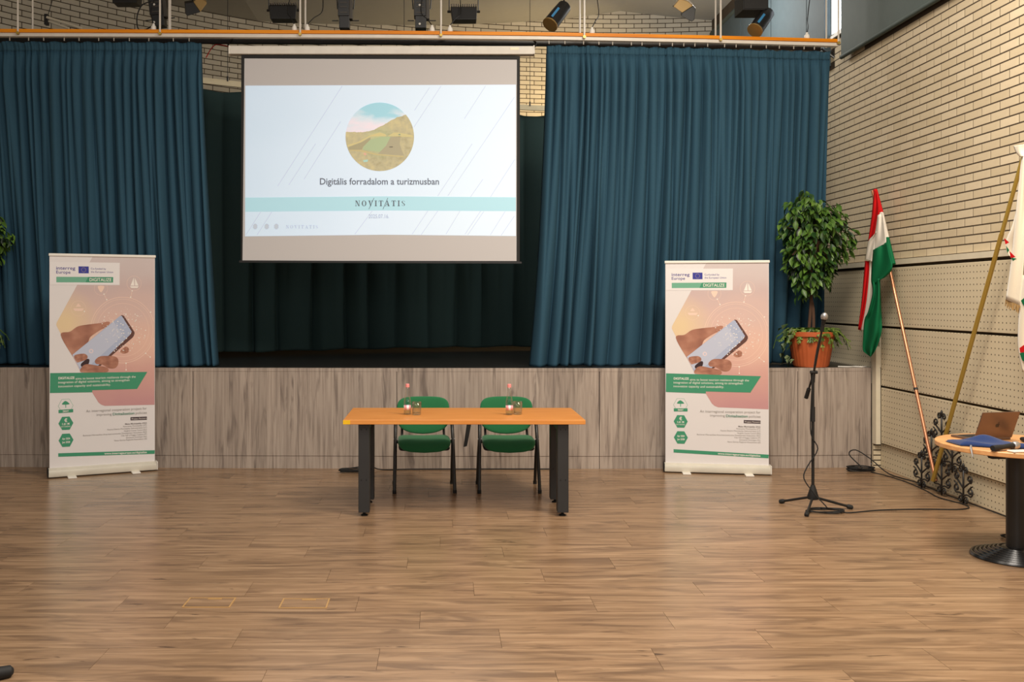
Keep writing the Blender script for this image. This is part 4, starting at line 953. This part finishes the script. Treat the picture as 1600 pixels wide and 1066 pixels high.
sm_ = b.mesh('scroll_panel', M['black'], 'all')
for yy, z0 in ((8.75, 0.0), (8.40, 0.01), (8.05, 0.0), (8.575, 0.235), (8.225, 0.235), (8.40, 0.42)):
    inst('scroll_panel', sm_, st, (FX, yy, z0), (0, 0, 0), (1, 1.12, 1.0 if z0 else 1.05))
def flagpole(parent, a, c, r, m):
    B().tube([a, c], r, 14).obj('pole', M[m], parent, True)
a = Vector((FX-0.02, 8.46, 0.12)); c = Vector((FX-0.02, 9.70, 2.815))
hf = thing('national_flag', 'red, white and green flag on a copper pole leaning by the stage', 'flag', a)
B().tube([a, c], 0.0145, 14).obj('pole', M['copper'], hf, True)
b = B().tube([a+(c-a)*0.285, a+(c-a)*0.292], 0.019, 12); b.obj('pole_ring', M['black'], hf)
def FW(px, py, off=0.0):                       # photo point on the plane parallel to the wall
    X = FX-0.05-off; Y = X*F/(px-PX); return (X, Y, CH-(py-PY)/F*Y)
def drape(nm, rows, m, parent, off=0.0, amp=0.02, nu=14, freq=7.0, ph=0.0, folds=None):
    """rows: list of (left x, left y, right x, right y) photo outlines from top to bottom"""
    rows_ = [Vector(r) for r in rows]; pts = smooth_path([(r[0], r[1], 0) for r in rows], 5); ptr = smooth_path([(r[2], r[3], 0) for r in rows], 5)
    vs = []; n = nu+1
    for j, (l, r) in enumerate(zip(pts, ptr)):
        for i in range(n):
            u = i/nu; q = l*(1-u)+r*u
            dx = off+amp*math.sin(freq*u+ph+0.12*j)+0.02*math.sin(math.pi*u)
            vs.append(FW(q.x, q.y, dx))
    b = B(); b.add(vs, [(j*n+i, j*n+i+1, (j+1)*n+i+1, (j+1)*n+i) for j in range(len(pts)-1) for i in range(nu)])
    o = b.obj(nm, M[m], parent, 'all'); s = o.modifiers.new('thickness', 'SOLIDIFY'); s.thickness = 0.003; return o
K = 90/343.0
def z7(*r): return [(1320+a*K, 290+c*K, 1320+d*K, 290+e*K) for a, c, d, e in r]
drape('red_stripe', z7((176,26,188,30),(170,80,200,100),(160,190,206,172),(140,332,178,294)), 'red', hf, 0.02, 0.012)
drape('red_stripe', z7((122,448,150,450),(112,560,146,520),(100,700,126,700),(80,858,93,862)), 'red', hf, 0.005, 0.010)
drape('white_stripe', z7((196,178,226,160),(178,294,246,312),(176,340,244,345),(170,386,240,345)), 'wflag', hf, 0.03, 0.012)
drape('white_stripe', z7((178,294,196,250),(142,332,184,330),(126,420,174,400),(124,440,166,455)), 'wflag', hf, 0.035, 0.010)
drape('white_stripe', z7((146,440,165,440),(140,540,172,560),(124,700,174,700),(108,800,160,770),(90,866,112,868)), 'wflag', hf, -0.005, 0.010)
drape('green_stripe', z7((170,384,252,336),(165,440,270,420),(160,500,284,470),(158,566,276,508),(166,590,240,545)), 'gflag', hf, 0.05, 0.02)
drape('green_stripe', z7((158,566,210,552),(166,640,212,640),(140,750,216,730),(118,800,220,800),(110,900,220,868),(108,978,200,940),(132,1005,180,985),(150,1018,158,1018)), 'gflag', hf, 0.035, 0.02, freq=9)
b = B().tube([FW(1367.5, 297, -0.03), FW(1377, 333, -0.03)], 0.021, 12); b.obj('red_sleeve', M['red'], hf, True)
b = B().tube([FW(1377, 333, -0.03), FW(1386, 372, -0.03)], 0.021, 12); b.obj('white_sleeve', M['wflag'], hf, True)
b = B().tube([FW(1386, 372, -0.03), FW(1396, 413, -0.03)], 0.021, 12); b.obj('green_sleeve', M['gflag'], hf, True)
a = Vector((FX-0.045, 8.46, 0.12)); d_ = Vector((FX-0.045, 7.47, 2.13)); c = a+(d_-a)*1.38
wf = thing('white_flag', 'ivory silk flag with toothed border on a brass pole at the right edge', 'flag', a)
B().tube([a, c], 0.0150, 12).obj('pole', M['brass'], wf, True)
o = B()
for k in range(10):
    ang = 2*math.pi*k/10; off = Vector((math.cos(ang)*0.015, math.sin(ang)*0.015, 0)); o.tube([a+off, a+off+(c-a)*0.76], 0.003, 4)
o.obj('pole_ribs', M['brass'], wf)
drape('flag_cloth', [(1600,262,1624,230),(1592,310,1640,280),(1583,350,1640,340),(1572,378,1640,420),(1576,398,1640,480),(1590,420,1640,560),(1596,560,1640,600)], 'silk', wf, 0.05, 0.03, 24, 9)
drape('ribbon', [(1597,240,1606,240),(1588,330,1604,330),(1580,410,1600,410),(1572,468,1594,478)], 'silk', wf, 0.13, 0.012, 10, 5)
drape('ribbon', [(1598,430,1615,430),(1593,480,1615,490),(1591,540,1612,560),(1598,580,1610,590)], 'silk', wf, 0.12, 0.012, 10, 5)
drape('bow', [(1584,228,1610,224),(1588,238,1610,234),(1594,245,1612,243)], 'silk', wf, 0.14, 0.02, 12, 6)
b = B()
for k in range(18):
    u = k/17; p = Vector(FW(1572+22*u, 468+10*u, 0.14)); b.tube([p, p+Vector((0.004*math.sin(k*3), 0.01*math.cos(k*2), -0.05-0.012*math.sin(k*1.9)))], 0.004, 4)
b.obj('fringe', M['fringe'], wf)
def tooth(pts, m): B().prism(pts, lambda x, y: FW(x, y, 0.155), lambda x, y: FW(x, y, 0.150)).obj('border_tooth', M[m], wf)
for pts, m in (([(1569,372),(1577,379),(1571,382)], 'red'), ([(1577,392),(1587,402),(1579,403)], 'red'), ([(1572,384),(1577,391),(1574,396)], 'gflag'), ([(1580,403),(1588,404),(1583,408)], 'gflag'),
               ([(1593,544),(1600,539),(1604,550),(1594,551)], 'red'), ([(1593,552),(1604,551),(1604,568),(1597,563)], 'gflag'), ([(1595,470),(1602,464),(1602,482)], 'gflag')): tooth(pts, m)
# ------------------------------------------------------------------ potted plants
def leaf_mesh(nm, m, L=0.075, Wd=0.036, fold=0.008):
    b = B(); st_ = [(0,0.0),(0.2,0.62),(0.45,1.0),(0.72,0.66),(1.0,0.0)]; vs = []
    for u, w_ in st_: vs += [(L*u, -Wd/2*w_, fold*w_-0.012*u*u), (L*u, 0, -0.012*u*u), (L*u, Wd/2*w_, fold*w_-0.012*u*u)]
    b.add(vs, [(3*i+k, 3*i+3+k, 3*i+4+k, 3*i+1+k) for i in range(4) for k in range(2)]); return b
LEAF = leaf_mesh('leaf', 'leaf'); leaf_me = LEAF.mesh('leaf', M['leaf'], 'all')
IVY = B().add([(0,0,0),(0.02,-0.03,0.004),(0.035,-0.014,0.0),(0.062,0,-0.006),(0.035,0.014,0.0),(0.02,0.03,0.004)], [(0,1,2),(0,2,3),(0,3,4),(0,4,5)]); ivy_me = IVY.mesh('ivy_leaf', M['ivy'], 'all')
def plant(label, base, seed, n_obj, n_stuff, visible=None):
    rng = random.Random(seed); bx_, by_, bz_ = base
    t = thing('potted_ficus', label, 'plant', base, group='potted ficus trees on the stage')
    pot = B().lathe([(0.0,0.002),(0.168,0.002),(0.176,0.02),(0.225,0.315),(0.243,0.318),(0.246,0.362),(0.232,0.366),(0.222,0.32),(0.0,0.32)], base, 96, mod=lambda th, i: 1+(0.016*math.cos(30*th) if i in (2, 3) else 0)).obj('pot', M['terracotta'], t, True)
    B().lathe([(0.0,0.325),(0.224,0.325)], base, 32).obj('soil', M['soil'], t)
    top_ = Vector((bx_, by_-0.07, bz_+1.30))
    for k in range(4):
        a = k*1.57+0.4; o = Vector((0.035*math.cos(a), 0.035*math.sin(a), 0))
        B().tube(smooth_path([Vector(base)+o+Vector((0,0,0.31)), Vector(base)+o*0.5+Vector((0.01,0,0.6)), Vector(base)-o*0.6+Vector((-0.01,0,0.9)), top_+o*2]), 0.016, 7).obj('stem', M['bark'], t, True)
    for k in range(16):
        d = Vector((rng.gauss(0,1), rng.gauss(0,0.6), rng.gauss(0,1))).normalized()
        B().tube(smooth_path([top_-Vector((0,0,0.25)), top_+d*0.14, top_+Vector((d.x*0.30, d.y*0.20, d.z*0.38))], 3), [0.008]*7, 4).obj('branch', M['bark'], t)
    LV = []
    for i in range(n_obj+n_stuff):
        d = Vector((rng.gauss(0,1), rng.gauss(0,1), rng.gauss(0,1))).normalized()
        rad = 0.60+0.40*rng.random()**0.6 if i < n_obj else 0.35+0.65*rng.random()**0.6
        an = math.atan2(d.z, d.x); shp = 0.97+0.11*math.sin(3*an+1.0)+0.09*math.sin(7*an+2.0)+0.06*math.sin(11*an)
        ax, az = 0.37*shp, 0.55*shp
        if d.z < -0.2: ax *= 0.92
        if d.z > 0.55: ax *= 0.8
        p = top_+Vector((d.x*ax*rad, d.y*0.21*rad, d.z*az*rad))
        yaw = math.atan2(d.y-0.5, d.x)+rng.uniform(-0.9, 0.9); pitch = rng.uniform(0.3, 1.4); roll = rng.uniform(-0.7, 0.7); sc = rng.uniform(0.95, 1.6)
        LV.append((p, yaw, pitch, roll, sc))
    fol = B()
    cand = LV[:n_obj]; rest = LV[n_obj:]
    from mathutils import Euler
    for p, yw, pt, rl, sc in rest:
        R = Euler((rl, pt, yw)).to_matrix(); fol.add([R @ (Vector(v)*sc)+p for v in LEAF.v], LEAF.f)
    fo = tag(fol.obj('foliage', M['leaf'], t, 'all'), kind='stuff')
    for p, yw, pt, rl, sc in cand:
        inst('leaf', leaf_me, t, p, (rl, pt, yw), (sc, sc, sc))
    # fern round the pot rim
    for k in range(34):
        a = 2*math.pi*k/34+rng.uniform(-.1, .1)
        if math.sin(a) > 0.45: continue
        ln = rng.uniform(0.20, 0.33); st0 = Vector(base)+Vector((0.08*math.cos(a), 0.08*math.sin(a), 0.33)); pts = []
        for q in range(9):
            u = q/8; pts.append(st0+Vector((math.cos(a)*ln*u, math.sin(a)*ln*0.75*u, 0.36*u-0.40*u*u*(1.0+0.3*rng.random()))))
        b = B().tube(pts, 0.003, 4)
        for q in range(1, 9):
            for s in (-1, 1):
                for h in (0.0, 0.5):
                    p0 = pts[q-1].lerp(pts[q], h); dr = (pts[q]-pts[q-1]).normalized(); sd = Vector((-math.sin(a), math.cos(a), 0))*s
                    ll = 0.075*(1-0.7*(q/8)**2); tip = p0+sd*ll+dr*ll*0.5+Vector((0,0,-0.01)); m_ = p0+(tip-p0)*0.45+dr*0.017; m2 = p0+(tip-p0)*0.45-dr*0.017
                    b.add([p0, m_, tip, m2], [(0,1,2,3)])
        b.obj('fern_frond', M['fern'], t)
    for k in range(26):
        a = math.pi+rng.uniform(-0.75, 0.6); h = rng.uniform(-0.30, 0.12)
        p = Vector(base)+Vector(((0.27+rng.uniform(-.02,.05))*math.cos(a), 0.20*math.sin(a)-0.03, 0.33+h))
        inst('ivy_leaf', ivy_me, t, p, (rng.uniform(-.6,.6), rng.uniform(0.5,1.5), a+rng.uniform(-.6,.6)), (1.1,1.1,1.1))
    return t
plant('bushy ficus in a terracotta pot with ferns at the right end of the stage', (3.845, 9.995, SZ+0.001), 21, 270, 900)
plant('bushy ficus cut off by the left edge of the picture', (-4.90, 10.06, SZ+0.001), 33, 120, 900)
tag(B().tube(smooth_path([(4.10, 9.93, SZ+0.006), (4.2, 9.90, SZ+0.006), (4.27, 9.93, SZ+0.006), (4.33, 9.89, SZ+0.006), (4.39, 9.92, SZ+0.006)]), 0.006, 6).obj('white_cable', M['white'], None, True), 'thin white cable on the stage beside the terracotta pot', 'cable')
# ------------------------------------------------------------------ floor boxes
for x0, x1, y0, y1, lb in ((-1.45, -1.182, 5.356, 5.53, 'brass-edged floor socket lid, the left one of two'), (-0.909, -0.640, 5.345, 5.515, 'brass-edged floor socket lid, the right one of two')):
    t = thing('floor_socket', lb, 'floor socket', ((x0+x1)/2, (y0+y1)/2, 0), group='floor sockets in the planks')
    b = B(); e = 0.008
    for q in ((x0,x1,y0,y0+e),(x0,x1,y1-e,y1),(x0,x0+e,y0+e,y1-e),(x1-e,x1,y0+e,y1-e)): b.box(q[0], q[1], q[2], q[3], 0.0, 0.003)
    b.obj('brass_frame', M['brasslid'], t)
    B().box(x0+e, x1-e, y0+e, y1-e, 0.0, 0.0015).obj('wood_inlay', M['floor'], t)
    B().box(x0+0.11, x0+0.19, y1-0.032, y1-0.016, 0.0015, 0.003).obj('finger_slot', M['brasslid'], t)
# rubber foot of a stand at the lower left corner
t = thing('stand_leg', 'black rubber stand foot cut off by the lower left corner', 'stand foot', (-1.99, 4.36, 0))
B().tube([(-2.02, 4.33, 0.028), (-2.0, 4.345, 0.028), (-1.965, 4.372, 0.026), (-1.955, 4.38, 0.024)], [0.026, 0.029, 0.027, 0.014], 16).obj('rubber_foot', M['blackrough'], t, True)
B().tube([(-2.9, 3.67, 0.34), (-2.01, 4.337, 0.03)], 0.013, 10).obj('leg_tube', M['black'], t, True)
# ------------------------------------------------------------------ stage lights
LY = 10.45
pipe = thing('lighting_bar', 'black lighting bar above the curtain beam', 'bar', (0, LY, 5.10))
B().tube([(-7.0, LY, 5.10), (4.25, LY, 5.10)], 0.025, 10).obj('bar_tube', M['black'], pipe, True)
for x in (-4.2, -1.4, 1.4, 3.6): B().tube([(x, LY, 5.10), (x, LY, ceilz(x))], 0.012, 6).obj('bar_hanger', M['black'], pipe)
bronze = plain('warm_reflector', C(150,122,72), 0.4, 0.3); blab = plain('blue_label', C(60,130,180), 0.5); dgrey = plain('dark_grey_housing', C(64,58,50), 0.5)
def lampbase(label, px, nm='stage_light', kind='stage lights above the beam'):
    x = (px-PX)/F*LY; t = thing(nm, label, 'light', (x, LY, 5.10), group=kind)
    B().box(x-0.02, x+0.02, LY-0.03, LY+0.03, 5.05, 5.13).obj('clamp', M['black'], t); return t, x
def flood(label, px0, px1, py0, py1):
    t, x = lampbase(label, (px0+px1)/2); a = W(px0, py0, LY); c = W(px1, py1, LY)
    b = B(); zt, zb_ = a.z, c.z; m_ = 0.02
    b.add([(a.x, LY-0.08, zt), (c.x, LY-0.08, zt), (c.x, LY+0.10, zt), (a.x, LY+0.10, zt), (a.x+m_, LY-0.11, zb_), (c.x-m_*0.3, LY-0.11, zb_), (c.x-m_*0.3, LY+0.06, zb_), (a.x+m_, LY+0.06, zb_)], [(0,1,2,3),(7,6,5,4),(4,5,1,0),(5,6,2,1),(6,7,3,2),(7,4,0,3)])
    b.obj('housing', M['black'], t, bevel=0.006)
    for k in range(12):
        xx = a.x+(c.x-a.x)*(k+0.5)/12; B().box(xx-0.006, xx+0.006, LY-0.09, LY+0.08, zt, zt+0.028).obj('cooling_fin', dgrey, t)
    for s, xx in ((-1, a.x), (1, c.x)):
        B().tube([(xx+s*0.015, LY, zt-0.02), (xx+s*0.015, LY, 5.06)], 0.006, 6).obj('yoke_arm', M['black'], t)
        B().tube([(xx, LY, zt-0.03), (xx+s*0.035, LY, zt-0.03)], 0.014, 8).obj('tilt_knob', M['black'], t)
    B().tube([(a.x-0.015, LY, 5.06), (c.x+0.015, LY, 5.06)], 0.006, 6).obj('yoke_bridge', M['black'], t)
    return t
flood('black floodlight at the far left above the curtain beam', 178, 219, -10, 9)
flood('black floodlight above the left part of the projection screen', 422, 465, 12, 34)
flood('black floodlight above the right part of the projection screen', 704, 745, 14, 35)
def profile(label, px, wpx, py1, tilt=0.0, dots=True):
    t, x = lampbase(label, px); c = W(px, py1, LY); w_ = wpx/F*LY/2
    R = Matrix.Rotation(tilt, 3, 'Y'); o = Vector((x, LY, 5.0))
    def bxm(nm, x0, x1, y0, y1, z0, z1, m, par=None, bev=0.004):
        b = B().box(x0, x1, y0, y1, z0, z1); b.v = [tuple(R @ Vector(v)+o) for v in b.v]; return b.obj(nm, m, par or t, bevel=bev)
    L = 5.0-c.z
    body = bxm('housing', -w_, w_*0.55, -0.07, 0.07, -L*0.62, 0.0, M['black'])
    bxm('lens_barrel', -w_*0.85, w_*0.6, -0.06, 0.06, -L, -L*0.60, M['black']); bxm('side_plate', w_*0.55, w_, -0.05, 0.05, -L*0.7, 0.0, dgrey)
    for k in (0.18, 0.32, 0.5): bxm('cooling_slot', -w_*0.7, w_*0.3, -0.074, -0.07, -L*k-0.012, -L*k, dgrey, body, 0)
    for s in (-1, 1):
        B().tube([o+R @ Vector((s*w_, 0, -L*0.72)), o+R @ Vector((s*(w_+0.07), 0, -L*0.72))], 0.006, 6).obj('shutter_handle', M['black'], t)
        B().tube([o+R @ Vector((s*(w_+0.01), 0, -L*0.35)), o+Vector((s*(w_+0.02), 0, 0.02)), Vector((x, LY, 5.06))], 0.007, 6).obj('yoke_arm', M['black'], t)
    b = B()
    for z_ in (-0.28, -0.88): b.lathe([(0.0, 0.002), (0.012, 0.001), (0.012, -0.003)], (x-w_*0.25, LY-0.072, 5.0+z_*L), 10, M=Matrix.Rotation(math.pi/2, 3, 'X'))
    if dots: b.obj('white_screw', M['white'], t)
    return t
profile('black profile spotlight pointing down above the left curtain', 247, 26, 43, -0.10)
profile('black profile spotlight above the left half of the screen', 540, 22, 46, 0.0, False)
profile('black profile spotlight above the screen centre, with white screws', 659, 24, 46, 0.0)
def can(label, p0, p1, r0, r1, m_front, lab=None, sides=14):
    t, x = lampbase(label, p0[0]); a = W(p0[0], p0[1], LY-0.10); c = W(p1[0], p1[1], LY-0.22); d = (c-a).normalized()
    body = B().tube([a-d*0.03, a, a+(c-a)*0.35, c], [r0*0.6, r0, (r0+r1)/2, r1], sides).obj('housing', M['black'], t, True)
    B().tube([c-d*0.004, c+d*0.012], [r1*1.04, r1*1.04], sides).obj('front_ring', m_front, t, True)
    B().tube([a, a+Vector((0.0, 0.06, 0.12)), Vector((x, LY, 5.08))], 0.009, 6).obj('yoke_arm', M['black'], t)
    if lab:
        n_ = Vector((0, -1, 0)); s_ = d.cross(n_).normalized(); p = a+(c-a)*0.55+Vector((0,-1,0))*((r0+r1)/2*0.98); s_ = d.cross(Vector((0,-1,0))).normalized()
        B().obox(p+s_*0.03, d*0.075, s_*0.012, n_*0.012).obj('blue_label', blab, body)
    return t
can('tilted black par light with a blue label, left of the right curtain', (882, 10), (860, 38), 0.075, 0.085, bronze, True)
can('tilted black par light with a blue label above the right curtain', (1200, 20), (1180, 47), 0.070, 0.082, bronze, True)
def boxlamp(label, pts_front, pts_side, mf):
    t, x = lampbase(label, sum(p[0] for p in pts_front)/len(pts_front))
    B().prism(pts_front, lambda a, c: tuple(W(a, c, LY-0.16)), lambda a, c: tuple(W(a-1, c-3, LY))).obj('housing', M['black'], t, bevel=0.005)
    B().prism(pts_side, lambda a, c: tuple(W(a, c, LY-0.15)), lambda a, c: tuple(W(a, c-3, LY+0.02))).obj('reflector_door', mf, t, bevel=0.005)
    B().tube([tuple(W(pts_side[0][0], pts_side[0][1], LY-0.08)), (x, LY, 5.08)], 0.008, 6).obj('yoke_arm', M['black'], t)
    return t
boxlamp('tilted lamp with a brown reflector above the left curtain', [(289,5),(302,3),(313,19),(293,25),(290,22)], [(302,3),(310,-4),(322,2),(323,6),(313,19)], bronze)
boxlamp('tilted bronze-faced lamp above the middle of the right curtain', [(1066,20),(1083,9),(1087,14),(1085,31),(1081,34),(1064,25)], [(1052,10),(1062,-2),(1075,2),(1083,9),(1066,20)], bronze)
sp_ = thing('loudspeaker', 'black box loudspeaker hanging above the right end of the beam', 'loudspeaker', W(1173, 22, LY))
a = W(1153.5, -14, LY); c = W(1193, 22.5, LY)
B().box(a.x, c.x, LY-0.16, LY+0.14, c.z, a.z).obj('cabinet', M['blackrough'], sp_, bevel=0.006)
B().box(a.x+0.012, c.x-0.012, LY-0.168, LY-0.16, c.z+0.012, a.z-0.012).obj('grille', M['blackrough'], sp_)
B().tube([(0.5*(a.x+c.x), LY, a.z-0.02), (0.5*(a.x+c.x), LY, 5.10)], 0.02, 8).obj('mount', M['black'], sp_)
# plugs on the beam
for px, lb in ((240, 'white cable plug on the beam beside the left profile spotlight'), (460, 'white cable plug on the beam, left of a rod over the screen'), (480, 'white cable plug on the beam, right of a rod over the screen'), (675, 'white cable plug left of the centre rod on the beam'), (703, 'white cable plug right of the centre rod on the beam'), (925, 'white cable plug on the beam near the right curtain edge'), (1261, 'white cable plug at the right end of the beam')):
    Yb = 9.9; x = (px-PX)/F*Yb
    for _ in range(4): x = (px-PX)/F*TY(x)
    t = thing('cable_plug', lb, 'plug', (x, TY(x), 4.496), group='plugs on the beam')
    B().lathe([(0.0,0.0),(0.024,0.0),(0.028,0.012),(0.026,0.04),(0.014,0.055),(0.010,0.072),(0.0,0.074)], (x, TY(x), 4.4965), 14).obj('plug_body', M['white'], t, True)
    sg = 1 if px not in (240, 460, 675) else -1
    B().tube(smooth_path([(x, TY(x), 4.565), (x+sg*0.05, TY(x)+0.1, 4.66), (x+sg*0.12, TY(x)+0.3, 4.80), (x+sg*0.10, LY-0.05, 5.06)]), 0.005, 6).obj('plug_cable', M['blackrough'], t, True)
cable('looped_cable', 'black looped cable hanging beside the left profile spotlight', [tuple(W(236, 2, LY-0.2)), tuple(W(222, 8, LY-0.2)), tuple(W(215, 22, LY-0.2)), tuple(W(214, 36, LY-0.2)), tuple(W(217, 46, LY-0.2)), tuple(W(228, 46, LY-0.2)), tuple(W(238, 40, LY-0.25))], 0.007)
cable('red_cable', 'thin red cable arching beside the screen housing', [tuple(W(322, 90, 10.25)), tuple(W(330, 76, 10.25)), tuple(W(338, 69.5, 10.22)), tuple(W(348, 70.5, 10.20)), tuple(W(358, 73, 10.14))], 0.005, 'red')
t = thing('strip_light', 'pale slim strip light behind the beam at upper left', 'light', W(73, 27, 10.9))
B().tube([W(73, 27, 10.9), W(128, 44.5, 10.9)], 0.016, 8).obj('tube_lamp', M['cream'], t, True); B().tube([W(75, 33, 10.93), W(108, 44.5, 10.93)], 0.014, 8).obj('tube_lamp', M['cream'], t, True)
B().obox(W(73, 31, 10.92), (0.018, 0, 0), (0, 0.03, 0), (0, 0, 0.06)).obj('end_socket', M['black'], t); B().tube([W(73, 30, 10.92), W(100, -60, 10.92)], 0.004, 5).obj('hanger_wire', M['black'], t)
